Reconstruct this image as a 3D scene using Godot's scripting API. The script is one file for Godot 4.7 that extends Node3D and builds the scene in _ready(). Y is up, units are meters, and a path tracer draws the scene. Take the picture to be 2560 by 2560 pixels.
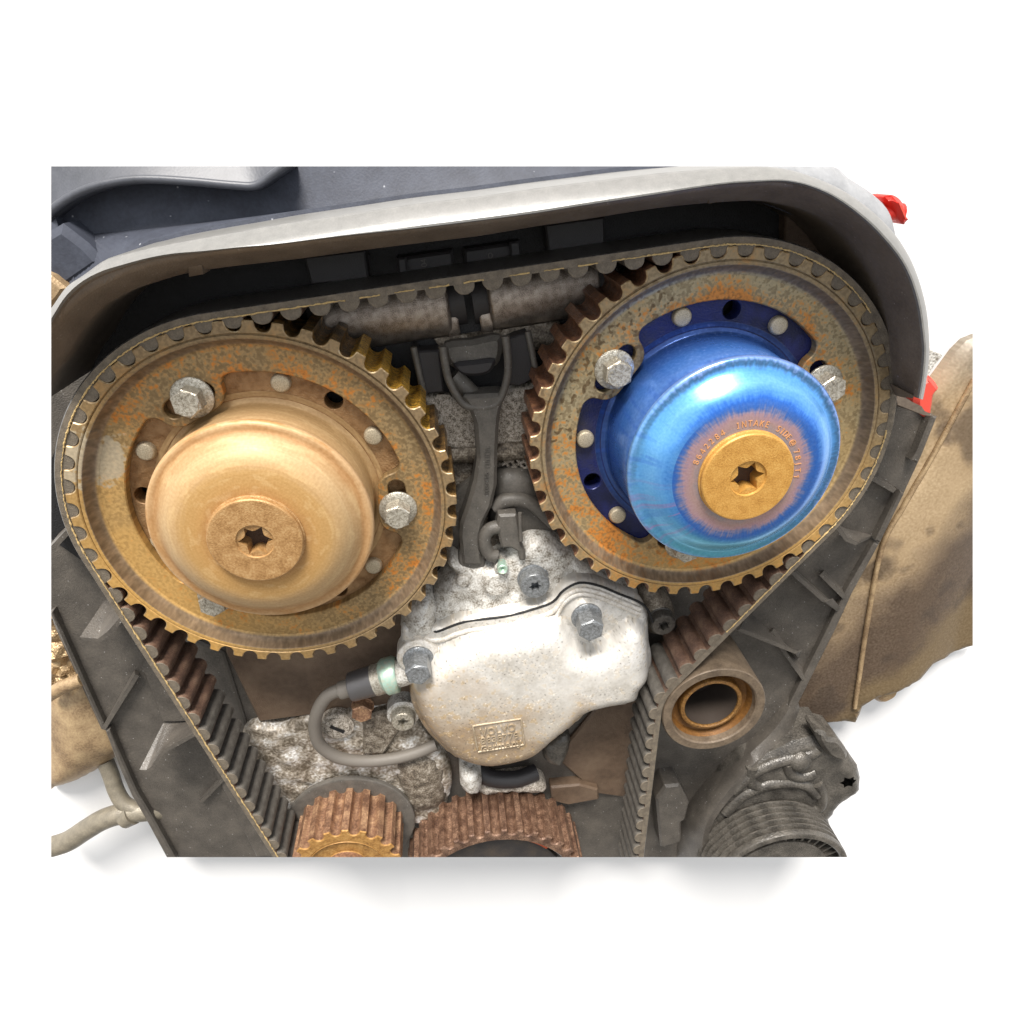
extends Node3D
# One unit of the modelling frame (radius of the scribed circle on a cam pulley) is 66 mm. x right, y up, z out of the engine.
const U := 0.066
const F := 1750.0
const D := 4.156
const CR := Vector3(0.99437, 0.0, 0.1060)
const CU := Vector3(0.0485, 0.8891, -0.4552)
const CB := Vector3(-0.0942, 0.4577, 0.8841)
const C1 := Vector2(-1.394, 0.082)
const C2 := Vector2(1.171, 0.401)
const WALL := -0.87
var anchors := {}
var taken := {}
var M := {}
var rng := RandomNumberGenerator.new()


func _ready() -> void:
	rng.seed = 1
	var cam := Camera3D.new()
	cam.name = "camera"
	add_child(cam)
	cam.transform = Transform3D(Basis(CR, CU, CB).orthonormalized(), CB * D * U)
	cam.fov = rad_to_deg(2.0 * atan(1280.0 / F))
	cam.near = 0.02
	cam.far = 20.0
	cam.current = true
	var env := Environment.new()
	env.background_mode = Environment.BG_SKY
	var sky := ProceduralSkyMaterial.new()
	sky.sky_top_color = Color(0.88, 0.90, 0.93)
	sky.sky_horizon_color = Color(0.93, 0.94, 0.95)
	sky.sky_curve = 0.2
	sky.ground_bottom_color = Color(0.62, 0.60, 0.57)
	sky.ground_horizon_color = Color(0.72, 0.70, 0.67)
	env.sky = Sky.new()
	env.sky.sky_material = sky
	env.background_energy_multiplier = 0.28
	env.tonemap_mode = Environment.TONE_MAPPER_LINEAR
	env.tonemap_exposure = 5.1
	env.ssao_enabled = true
	env.ssil_enabled = true
	env.sdfgi_enabled = true
	var we := WorldEnvironment.new()
	we.name = "world_environment"
	we.environment = env
	add_child(we)
	var sun := DirectionalLight3D.new()
	sun.name = "sun"
	add_child(sun)
	sun.look_at_from_position(Vector3.ZERO, -Vector3(-0.12, 0.92, 0.375), Vector3(0, 0, 1))
	sun.light_color = Color(1.0, 0.98, 0.955)
	sun.light_energy = 0.5
	sun.light_angular_distance = 23.0
	sun.shadow_enabled = true
	materials()
	# the white sheet behind everything
	var wb := Mb.new()
	wb.add(solid(PackedVector2Array([Vector2(-30, -34), Vector2(30, -34), Vector2(30, 26), Vector2(-30, 26)]), WALL - 0.3, WALL))
	var w := MeshInstance3D.new()
	w.name = "white_backdrop"
	w.mesh = mesh_of([[wb, M.wall]])
	w.set_meta("kind", "structure")
	w.set_meta("label", "plain white sheet behind the engine")
	add_child(w)
	covers()
	middle()
	cam_pulley(0)
	cam_pulley(1)
	belt()
	idler()
	low_gears()
	pump()


# ------------------------------------------------------------------ triangle soup
class Mb:
	var p := PackedVector3Array()
	var t := PackedVector2Array()

	func tri(a: Vector3, b: Vector3, c: Vector3, ua := Vector2.ZERO, ub := Vector2.ZERO, uc := Vector2.ZERO) -> void:
		p.append(a); p.append(b); p.append(c)
		t.append(ua); t.append(ub); t.append(uc)

	func quad(a: Vector3, b: Vector3, c: Vector3, d: Vector3, ua := Vector2.ZERO, ub := Vector2.ZERO, uc := Vector2.ZERO, ud := Vector2.ZERO) -> void:
		tri(a, b, c, ua, ub, uc)
		tri(a, c, d, ua, uc, ud)

	func xf(x: Transform3D) -> void:
		for i in p.size():
			p[i] = x * p[i]

	func add(o: Mb) -> void:
		p.append_array(o.p)
		t.append_array(o.t)

	func clip(n: Vector3, d: float) -> void:   # keeps n.p <= d and closes the cut
		var out_any := false
		for v in p:
			if n.dot(v) > d + 1e-6:
				out_any = true
				break
		if not out_any:
			return
		var np := PackedVector3Array()
		var nt := PackedVector2Array()
		var segs := []
		for i in range(0, p.size(), 3):
			var q := []
			var qt := []
			var cut := []
			for k in 3:
				var a := p[i + k]
				var b := p[i + (k + 1) % 3]
				var da := n.dot(a) - d
				var db := n.dot(b) - d
				if da <= 0.0:
					q.append(a); qt.append(t[i + k])
				if (da <= 0.0) != (db <= 0.0):
					var s := da / (da - db)
					var x := a.lerp(b, s)
					q.append(x); qt.append(t[i + k].lerp(t[i + (k + 1) % 3], s))
					cut.append(x)
			for k in range(1, q.size() - 1):
				np.append(q[0]); np.append(q[k]); np.append(q[k + 1])
				nt.append(qt[0]); nt.append(qt[k]); nt.append(qt[k + 1])
			if cut.size() == 2 and cut[0].distance_to(cut[1]) > 1e-6:
				segs.append(cut)
		p = np
		t = nt
		# close the cut face
		var ex := n.cross(Vector3(0.31, 0.77, 0.55)).normalized()
		var ey := n.cross(ex)
		var at := {}
		for i in segs.size():
			for k in 2:
				var key := Vector3i((segs[i][k] * 4000.0).round())
				if not at.has(key):
					at[key] = []
				at[key].append(i)
		var used := {}
		var loops := []
		for i in segs.size():
			if used.has(i):
				continue
			used[i] = true
			var loop := [segs[i][0], segs[i][1]]
			while true:
				var key := Vector3i((loop[-1] * 4000.0).round())
				var nxt := -1
				for j in at.get(key, []):
					if not used.has(j):
						nxt = j
						break
				if nxt < 0:
					break
				used[nxt] = true
				var k0 := Vector3i((segs[nxt][0] * 4000.0).round())
				loop.append(segs[nxt][1] if k0 == key else segs[nxt][0])
			if loop.size() > 3 and (loop[0] - loop[-1]).length() < 0.002:
				loop.pop_back()
				loops.append(loop)
		var pts := PackedVector2Array()
		var pts3 := PackedVector3Array()
		var polys := []
		for loop in loops:
			var poly := PackedVector2Array()
			for v in loop:
				var w := Vector2(ex.dot(v), ey.dot(v))
				poly.append(w)
				pts.append(w)
				pts3.append(v)
			polys.append(poly)
		if pts.size() > 2:
			var ix := Geometry2D.triangulate_delaunay(pts)
			for i in range(0, ix.size(), 3):
				var c := (pts[ix[i]] + pts[ix[i + 1]] + pts[ix[i + 2]]) / 3.0
				var odd := 0
				for poly in polys:
					if Geometry2D.is_point_in_polygon(c, poly):
						odd += 1
				if odd % 2 == 1:
					var a := pts3[ix[i]]
					var b := pts3[ix[i + 1]]
					var e := pts3[ix[i + 2]]
					if (b - a).cross(e - a).dot(n) >= 0.0:
						tri(a, b, e)
					else:
						tri(a, e, b)


func slice(mb: Mb) -> Mb:   # the cut-out's four straight sides
	var eye := CB * D
	for e: Array in [[128.0, 0], [2432.0, 1], [416.0, 2], [2143.0, 3]]:
		var n: Vector3
		if e[1] < 2:
			var dir: Vector3 = (CR * ((e[0] - 1280.0) / F) - CB).normalized()
			n = dir.cross(CU).normalized()
			if (n.dot(CR) > 0.0) != (e[1] == 1):
				n = -n
		else:
			var dir: Vector3 = (CU * (-(e[0] - 1280.0) / F) - CB).normalized()
			n = dir.cross(CR).normalized()
			if (n.dot(CU) > 0.0) != (e[1] == 2):
				n = -n
		mb.clip(n, n.dot(eye))
	return mb


func pix(x: float, y: float, h: float) -> Vector3:   # the point at height h over the pulley faces that was measured at x, y
	var o := CB * D
	var d := CR * ((x - 1280.0) / F) - CU * ((y - 1280.0) / F) - CB
	return o + d * ((h - o.z) / d.z)


func row_of(p: Vector3) -> float:   # where the photograph's bottom cut runs is told by this row
	var q := p - CB * D
	return 1280.0 - F * CU.dot(q) / -CB.dot(q)


func pl(a: Array, h: float) -> PackedVector2Array:   # flat list of measured x, y -> outline at height h, counter-clockwise
	var r := PackedVector2Array()
	for i in range(0, a.size(), 2):
		var v := pix(a[i], a[i + 1], h)
		r.append(Vector2(v.x, v.y))
	return ccw(r)


func line3(a: Array, h: float) -> PackedVector3Array:
	var r := PackedVector3Array()
	for i in range(0, a.size(), 2):
		r.append(pix(a[i], a[i + 1], h))
	return r


func path3(a: Array) -> PackedVector3Array:   # x, y, h triples
	var r := PackedVector3Array()
	for i in range(0, a.size(), 3):
		r.append(pix(a[i], a[i + 1], a[i + 2]))
	return r


func area(p: PackedVector2Array) -> float:
	var s := 0.0
	for i in p.size():
		s += p[i].cross(p[(i + 1) % p.size()])
	return s * 0.5


func ccw(p: PackedVector2Array) -> PackedVector2Array:
	if area(p) < 0.0:
		p.reverse()
	return p


func resample(p: PackedVector3Array, n: int, closed := false) -> PackedVector3Array:
	var q := p.duplicate()
	if closed:
		q.append(p[0])
	var acc := [0.0]
	for i in range(1, q.size()):
		acc.append(acc[-1] + q[i].distance_to(q[i - 1]))
	var out := PackedVector3Array()
	var k := 0
	var m := n if closed else n - 1
	for i in n:
		var s: float = acc[-1] * i / m
		while k < q.size() - 2 and acc[k + 1] < s:
			k += 1
		out.append(q[k].lerp(q[k + 1], clampf((s - acc[k]) / maxf(acc[k + 1] - acc[k], 1e-9), 0.0, 1.0)))
	return out


func smooth3(p: PackedVector3Array, per := 8) -> PackedVector3Array:   # Catmull-Rom
	var out := PackedVector3Array()
	for i in p.size() - 1:
		var a := p[maxi(i - 1, 0)]
		var d := p[mini(i + 2, p.size() - 1)]
		for k in per:
			out.append(p[i].cubic_interpolate(p[i + 1], a, d, float(k) / per))
	out.append(p[-1])
	return out


func dense(p: PackedVector2Array, step: float) -> PackedVector2Array:
	var out := PackedVector2Array()
	for i in p.size():
		var a := p[i]
		var b := p[(i + 1) % p.size()]
		var n := maxi(1, ceili(a.distance_to(b) / step))
		for k in n:
			out.append(a.lerp(b, float(k) / n))
	return out


func soft(p: PackedVector2Array, r: float) -> PackedVector2Array:   # rounds corners both ways
	const BIG := 400.0   # the rounding works on a coarse scale, so blow the outline up for it
	for i in p.size():
		p[i] *= BIG
	for d in [-r * BIG, 2.0 * r * BIG, -r * BIG]:
		var o := Geometry2D.offset_polygon(p, d, Geometry2D.JOIN_ROUND)
		if o.size() == 0:
			break
		var best: PackedVector2Array = o[0]
		for q in o:
			if absf(area(q)) > absf(area(best)):
				best = q
		p = best
	var out := PackedVector2Array()
	for v in p:
		if out.is_empty() or out[-1].distance_to(v / BIG) > r * 0.12:
			out.append(v / BIG)
	return ccw(out)


func rounded(p: PackedVector2Array, per := 5) -> PackedVector2Array:   # closed Catmull-Rom
	var out := PackedVector2Array()
	var n := p.size()
	for i in n:
		for k in per:
			out.append(p[i].cubic_interpolate(p[(i + 1) % n], p[(i + n - 1) % n], p[(i + 2) % n], float(k) / per))
	return ccw(out)


func circle(c: Vector2, r: float, n := 48, a0 := 0.0) -> PackedVector2Array:
	var o := PackedVector2Array()
	for i in n:
		o.append(c + Vector2.from_angle(a0 + TAU * i / n) * r)
	return o


func fill(outer: PackedVector2Array, holes: Array, extra := PackedVector2Array()) -> Array:   # [points, triangle indices]
	if holes.is_empty() and extra.is_empty():
		var ix := Geometry2D.triangulate_polygon(outer)
		if ix.size() > 0:
			var res := PackedInt32Array()
			for i in range(0, ix.size(), 3):
				var a := outer[ix[i]]
				if (outer[ix[i + 1]] - a).cross(outer[ix[i + 2]] - a) > 0.0:
					res.append_array([ix[i], ix[i + 1], ix[i + 2]])
				else:
					res.append_array([ix[i], ix[i + 2], ix[i + 1]])
			return [outer, res]
	var pts := outer.duplicate()
	for q in holes:
		pts.append_array(q)
	pts.append_array(extra)
	var d := Geometry2D.triangulate_delaunay(pts)
	var keep := PackedInt32Array()
	for i in range(0, d.size(), 3):
		var a := pts[d[i]]
		var b := pts[d[i + 1]]
		var c := pts[d[i + 2]]
		var m := (a + b + c) / 3.0
		if not Geometry2D.is_point_in_polygon(m, outer):
			continue
		var inside := false
		for q in holes:
			if Geometry2D.is_point_in_polygon(m, q):
				inside = true
				break
		if inside:
			continue
		if (b - a).cross(c - a) > 0.0:
			keep.append_array([d[i], d[i + 1], d[i + 2]])
		else:
			keep.append_array([d[i], d[i + 2], d[i + 1]])
	return [pts, keep]


func inset(p: PackedVector2Array, b: float) -> PackedVector2Array:
	var o := PackedVector2Array()
	var n := p.size()
	for i in n:
		var e1 := (p[i] - p[(i + n - 1) % n]).normalized()
		var e2 := (p[(i + 1) % n] - p[i]).normalized()
		var nn := Vector2(e1.y, -e1.x) + Vector2(e2.y, -e2.x)
		var l := maxf(nn.length(), 0.6)
		o.append(p[i] - nn / l * b * (2.0 / l if l > 1.2 else 1.0))
	return o


func extr(front: Mb, side: Mb, outer: PackedVector2Array, holes: Array, h0: float, h1: float, bev := 0.0, back := true, worn: Mb = null) -> void:  # worn takes the bevel faces that get the painted highlight
	var loops := [outer]
	for q in holes:
		var w: PackedVector2Array = q.duplicate()
		if area(w) > 0.0:
			w.reverse()
		loops.append(w)
	var fl := []
	for q in loops:
		var ins: PackedVector2Array = inset(q, bev) if bev > 0.0 else q
		fl.append(ins)
		var n: int = q.size()
		for i in n:
			var j := (i + 1) % n
			var a: Vector2 = q[i]
			var b: Vector2 = q[j]
			var hm := h1 - bev
			side.quad(Vector3(a.x, a.y, h0), Vector3(b.x, b.y, h0), Vector3(b.x, b.y, hm), Vector3(a.x, a.y, hm))
			if bev > 0.0:
				var c: Vector2 = ins[j]
				var d: Vector2 = ins[i]
				(worn if worn and q == outer else front).quad(Vector3(a.x, a.y, hm), Vector3(b.x, b.y, hm), Vector3(c.x, c.y, h1), Vector3(d.x, d.y, h1))
	var f := fill(fl[0], fl.slice(1))
	var pts: PackedVector2Array = f[0]
	var ix: PackedInt32Array = f[1]
	for i in range(0, ix.size(), 3):
		var a := pts[ix[i]]
		var b := pts[ix[i + 1]]
		var c := pts[ix[i + 2]]
		front.tri(Vector3(a.x, a.y, h1), Vector3(b.x, b.y, h1), Vector3(c.x, c.y, h1))
	if back:
		var g := fill(outer, holes)
		pts = g[0]
		ix = g[1]
		for i in range(0, ix.size(), 3):
			var a := pts[ix[i]]
			var b := pts[ix[i + 1]]
			var c := pts[ix[i + 2]]
			side.tri(Vector3(a.x, a.y, h0), Vector3(c.x, c.y, h0), Vector3(b.x, b.y, h0))


func solid(outer: PackedVector2Array, h0: float, h1: float, bev := 0.0, holes := []) -> Mb:
	var m := Mb.new()
	extr(m, m, outer, holes, h0, h1, bev)
	return m


func lathe(mb: Mb, c: Vector2, prof: Array, n := 64, a0 := 0.0, a1 := TAU) -> Mb:
	var acc := [0.0]
	for k in range(1, prof.size()):
		acc.append(acc[-1] + prof[k].distance_to(prof[k - 1]))
	for i in n:
		var t0 := a0 + (a1 - a0) * i / n
		var t1 := a0 + (a1 - a0) * (i + 1) / n
		var d0 := Vector2.from_angle(t0)
		var d1 := Vector2.from_angle(t1)
		for k in prof.size() - 1:
			var p: Vector2 = prof[k]
			var q: Vector2 = prof[k + 1]
			var va: float = acc[k] / acc[-1]
			var vb: float = acc[k + 1] / acc[-1]
			var u0 := float(i) / n
			var u1 := float(i + 1) / n
			var a := Vector3(c.x + d0.x * p.x, c.y + d0.y * p.x, p.y)
			var b := Vector3(c.x + d1.x * p.x, c.y + d1.y * p.x, p.y)
			var e := Vector3(c.x + d1.x * q.x, c.y + d1.y * q.x, q.y)
			var f := Vector3(c.x + d0.x * q.x, c.y + d0.y * q.x, q.y)
			if p.x > 1e-6:
				mb.tri(a, b, e if q.x > 1e-6 else f, Vector2(u0, va), Vector2(u1, va), Vector2(u1, vb))
			if q.x > 1e-6:
				mb.tri(a, e, f, Vector2(u0, va), Vector2(u1, vb), Vector2(u0, vb))
	return mb


func tube(mb: Mb, pts: PackedVector3Array, r: Variant, n := 12, caps := true) -> Mb:
	var up := Vector3(0.13, 0.21, 0.97)
	var rings := []
	for i in pts.size():
		var d := (pts[mini(i + 1, pts.size() - 1)] - pts[maxi(i - 1, 0)]).normalized()
		up = (up - d * up.dot(d)).normalized()
		var s := d.cross(up)
		var rad: float = r[i] if r is Array else r
		var ring := PackedVector3Array()
		for k in n:
			var a := TAU * k / n
			ring.append(pts[i] + (up * cos(a) + s * sin(a)) * rad)
		rings.append(ring)
	for i in pts.size() - 1:
		for k in n:
			var j := (k + 1) % n
			var v0 := float(i) / pts.size()
			var v1 := float(i + 1) / pts.size()
			mb.quad(rings[i][j], rings[i][k], rings[i + 1][k], rings[i + 1][j], Vector2(float(k + 1) / n, v0), Vector2(float(k) / n, v0), Vector2(float(k) / n, v1), Vector2(float(k + 1) / n, v1))
	if caps:
		for k in n:
			var j := (k + 1) % n
			mb.tri(pts[0], rings[0][k], rings[0][j])
			mb.tri(pts[-1], rings[-1][j], rings[-1][k])
	return mb


func loft(mb: Mb, rows: Array, closed := false, ends := false) -> Mb:
	var m := rows.size() if closed else rows.size() - 1
	for r in m:
		var a: PackedVector3Array = rows[r]
		var b: PackedVector3Array = rows[(r + 1) % rows.size()]
		for i in a.size() - 1:
			mb.quad(a[i], a[i + 1], b[i + 1], b[i])
	if ends and closed:
		for e in [0, -1]:
			for r in range(1, rows.size() - 1):
				if e == 0:
					mb.tri(rows[0][e], rows[r][e], rows[r + 1][e])
				else:
					mb.tri(rows[0][e], rows[r + 1][e], rows[r][e])
	return mb


func slab(mb: Mb, pts: PackedVector3Array, off: Vector3) -> Mb:   # a flat piece of any attitude, given its visible face and the way to its back
	var n := Vector3.ZERO
	for i in pts.size():
		n += pts[i].cross(pts[(i + 1) % pts.size()])
	if n.dot(off) > 0.0:
		pts.reverse()
		n = -n
	n = n.normalized()
	var ex := n.cross(Vector3(0.3, 0.8, 0.52)).normalized()
	var ey := n.cross(ex)
	var flat := PackedVector2Array()
	for v in pts:
		flat.append(Vector2(ex.dot(v), ey.dot(v)))
	var f := fill(flat, [])
	var ix: PackedInt32Array = f[1]
	for i in range(0, ix.size(), 3):
		mb.tri(pts[ix[i]], pts[ix[i + 1]], pts[ix[i + 2]])
		mb.tri(pts[ix[i]] + off, pts[ix[i + 2]] + off, pts[ix[i + 1]] + off)
	for i in pts.size():
		var j := (i + 1) % pts.size()
		mb.quad(pts[j], pts[i], pts[i] + off, pts[j] + off)
	return mb


func edge_dist(p: Vector2, poly: PackedVector2Array) -> float:
	var m := 1e9
	for i in poly.size():
		var q := Geometry2D.get_closest_point_to_segment(p, poly[i], poly[(i + 1) % poly.size()])
		m = minf(m, p.distance_squared_to(q))
	return sqrt(m)


func field(mb: Mb, outline: PackedVector2Array, h0: float, step: float, f: Callable, holes := []) -> Mb:   # a casting: free-form face f(point, distance from the edge) with a skirt down to h0
	var o := dense(outline, step)
	var hl := []
	for q in holes:
		hl.append(dense(q, step))
	var r := Rect2(o[0], Vector2.ZERO)
	for v in o:
		r = r.expand(v)
	var extra := PackedVector2Array()
	var y := r.position.y
	var odd := false
	while y < r.end.y:
		var x := r.position.x + (step * 0.5 if odd else 0.0)
		while x < r.end.x:
			var v := Vector2(x, y)
			if Geometry2D.is_point_in_polygon(v, o) and edge_dist(v, o) > step * 0.4:
				var ok := true
				for q in hl:
					if Geometry2D.is_point_in_polygon(v, q) or edge_dist(v, q) < step * 0.4:
						ok = false
				if ok:
					extra.append(v)
			x += step
		y += step * 0.87
		odd = not odd
	var g := fill(o, hl, extra)
	var pts: PackedVector2Array = g[0]
	var ix: PackedInt32Array = g[1]
	var top := PackedVector3Array()
	for i in pts.size():
		var ed := 0.0 if i < o.size() else edge_dist(pts[i], o)
		top.append(Vector3(pts[i].x, pts[i].y, f.call(pts[i], ed)))
	for i in range(0, ix.size(), 3):
		mb.tri(top[ix[i]], top[ix[i + 1]], top[ix[i + 2]])
	for i in o.size():
		var j := (i + 1) % o.size()
		mb.quad(Vector3(o[i].x, o[i].y, h0), Vector3(o[j].x, o[j].y, h0), top[j], top[i])
	return mb


func letters(mb: Mb, s: String, size: float, depth: float, x: Transform3D) -> void:   # raised lettering, baseline at the origin of x, centred
	var tm := TextMesh.new()
	var f := SystemFont.new()
	f.font_names = PackedStringArray(["Droid Sans"])
	tm.font = f
	tm.font_size = 32
	tm.text = s
	tm.pixel_size = size / 24.0
	tm.depth = depth
	tm.curve_step = 4.0
	var a := tm.get_mesh_arrays()
	if a.size() == 0 or a[Mesh.ARRAY_VERTEX] == null:
		return
	var v: PackedVector3Array = a[Mesh.ARRAY_VERTEX]
	var ix: PackedInt32Array = a[Mesh.ARRAY_INDEX] if a[Mesh.ARRAY_INDEX] != null else PackedInt32Array(range(v.size()))
	for i in range(0, ix.size(), 3):
		mb.tri(x * v[ix[i]], x * v[ix[i + 2]], x * v[ix[i + 1]])


# ------------------------------------------------------------------ nodes
func mesh_of(surfs: Array, anchor := Vector3.ZERO, crease := 38.0, planar := []) -> ArrayMesh:
	var am := ArrayMesh.new()
	var cc := cos(deg_to_rad(crease))
	for s in surfs:
		var mb: Mb = s[0]
		if mb.p.is_empty():
			continue
		var nt := mb.p.size() / 3
		var fn := PackedVector3Array()
		var fa := PackedVector3Array()
		fn.resize(nt)
		fa.resize(nt)
		var at := {}
		for i in nt:
			var c := (mb.p[i * 3 + 1] - mb.p[i * 3]).cross(mb.p[i * 3 + 2] - mb.p[i * 3])
			fa[i] = c
			fn[i] = c.normalized()
			for k in 3:
				var key := Vector3i((mb.p[i * 3 + k] * 8000.0).round())
				if at.has(key):
					at[key].append(i)
				else:
					at[key] = [i]
		var v := PackedVector3Array()
		var n := PackedVector3Array()
		var uv := PackedVector2Array()
		for i in nt:
			if fa[i].length_squared() < 1e-16:
				continue
			for k in [0, 2, 1]:
				var q := mb.p[i * 3 + k]
				var sum := Vector3.ZERO
				for j in at[Vector3i((q * 8000.0).round())]:
					if fn[i].dot(fn[j]) > cc:
						sum += fa[j]
				v.append((q - anchor) * U)
				n.append(sum.normalized() if sum.length_squared() > 1e-20 else fn[i])
				if planar.size():
					uv.append(Vector2((q.x - planar[0].x) / planar[1] + 0.5, 0.5 - (q.y - planar[0].y) / planar[1]))
				else:
					uv.append(mb.t[i * 3 + k])
		if v.is_empty():
			continue
		var arr := []
		arr.resize(Mesh.ARRAY_MAX)
		arr[Mesh.ARRAY_VERTEX] = v
		arr[Mesh.ARRAY_NORMAL] = n
		arr[Mesh.ARRAY_TEX_UV] = uv
		am.add_surface_from_arrays(Mesh.PRIMITIVE_TRIANGLES, arr)
		am.surface_set_material(am.get_surface_count() - 1, s[1])
	return am


func numbered(called: String) -> String:
	taken[called] = taken.get(called, -1) + 1
	return called if taken[called] == 0 else "%s_%03d" % [called, taken[called]]


func tag(o: Node3D, label: String, category: String, group := "") -> Node3D:
	o.set_meta("label", label)
	o.set_meta("category", category)
	if group:
		o.set_meta("group", group)
	return o


func thing(called: String, label: String, category: String, at: Vector3, group := "") -> Node3D:
	var o := Node3D.new()
	o.name = numbered(called)
	add_child(o)
	o.position = at * U
	anchors[o] = at
	return tag(o, label, category, group)


func part(called: String, surfs: Array, parent: Node3D, crease := 38.0, planar := []) -> MeshInstance3D:
	var o := MeshInstance3D.new()
	o.name = called
	var at: Vector3 = anchors[parent]
	o.mesh = mesh_of(surfs, at, crease, planar)
	parent.add_child(o, true)
	anchors[o] = at
	return o


func inst(called: String, mesh: Mesh, parent: Node3D, x: Transform3D) -> MeshInstance3D:   # one more of a shared piece; x in units of the frame
	var o := MeshInstance3D.new()
	o.name = called
	o.mesh = mesh
	parent.add_child(o, true)
	x.origin = (x.origin - anchors[parent]) * U
	o.transform = x
	anchors[o] = anchors[parent]
	return o


func moved(c: Vector2, h: float, a := 0.0) -> Transform3D:
	return Transform3D(Basis(Vector3(0, 0, 1), a), Vector3(c.x, c.y, h))


# ------------------------------------------------------------------ materials
func noise_px(size: int, freq: float, sd: int, oct := 4, kind := FastNoiseLite.TYPE_SIMPLEX_SMOOTH) -> PackedByteArray:
	var n := FastNoiseLite.new()
	n.noise_type = kind
	n.seed = sd
	n.frequency = freq
	n.fractal_octaves = oct
	return n.get_seamless_image(size, size).get_data()


func mix_tex(cols: Array, sd: int, f1: float, f2: float, w2 := 0.4, gain := 1.5, size := 256, specks := 0) -> ImageTexture:
	var a := noise_px(size, f1, sd)
	var b := noise_px(size, f2, sd + 7, 3)
	var out := PackedByteArray()
	out.resize(size * size * 3)
	var m := cols.size() - 1
	for i in size * size:
		var v := clampf(((a[i] * (1.0 - w2) + b[i] * w2) / 255.0 - 0.5) * gain + 0.5, 0.0, 0.999) * m
		var k := int(v)
		var c: Color = cols[k].lerp(cols[k + 1], v - k)
		out[i * 3] = int(c.r * 255.0)
		out[i * 3 + 1] = int(c.g * 255.0)
		out[i * 3 + 2] = int(c.b * 255.0)
	var dust := RandomNumberGenerator.new()
	dust.seed = sd
	for k in specks:   # dust and grit
		var x := dust.randi_range(0, size - 3)
		var y := dust.randi_range(0, size - 3)
		var g := dust.randf_range(0.25, 0.7)
		for j in [0, 1, size, size + 1] if dust.randf() < 0.6 else [0, 1]:
			for ch in 3:
				var at: int = (y * size + x + j) * 3 + ch
				out[at] = int(lerpf(out[at], 220.0, g))
	return ImageTexture.create_from_image(Image.create_from_data(size, size, false, Image.FORMAT_RGB8, out))


func bump_tex(sd: int, freq: float, strength: float, oct := 4) -> NoiseTexture2D:
	var n := FastNoiseLite.new()
	n.noise_type = FastNoiseLite.TYPE_SIMPLEX_SMOOTH
	n.seed = sd
	n.frequency = freq
	n.fractal_octaves = oct
	var t := NoiseTexture2D.new()
	t.width = 256
	t.height = 256
	t.seamless = true
	t.as_normal_map = true
	t.bump_strength = strength
	t.noise = n
	return t


func mat(col: Variant, rough: float, metal := 0.0, bump: Texture2D = null, bs := 1.0, per := 1.0, spec := 0.5) -> StandardMaterial3D:
	var m := StandardMaterial3D.new()
	if col is Texture2D:
		m.albedo_texture = col
	else:
		m.albedo_color = col
	m.roughness = rough
	m.metallic = metal
	m.metallic_specular = spec
	m.uv1_triplanar = true
	m.uv1_triplanar_sharpness = 4.0
	m.uv1_scale = Vector3.ONE * (per / U)
	if bump:
		m.normal_enabled = true
		m.normal_texture = bump
		m.normal_scale = bs
	m.cull_mode = BaseMaterial3D.CULL_DISABLED
	return m


func uvmat(tex: Texture2D, rough: float, metal: float, bump: Texture2D = null, bs := 1.0, bper := 1.0) -> StandardMaterial3D:
	var m := StandardMaterial3D.new()
	m.albedo_texture = tex
	m.roughness = rough
	m.metallic = metal
	m.cull_mode = BaseMaterial3D.CULL_DISABLED
	if bump:
		m.normal_enabled = true
		m.normal_texture = bump
		m.normal_scale = bs
	return m


func c8(r: int, g: int, b: int) -> Color:
	return Color8(r, g, b)


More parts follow.
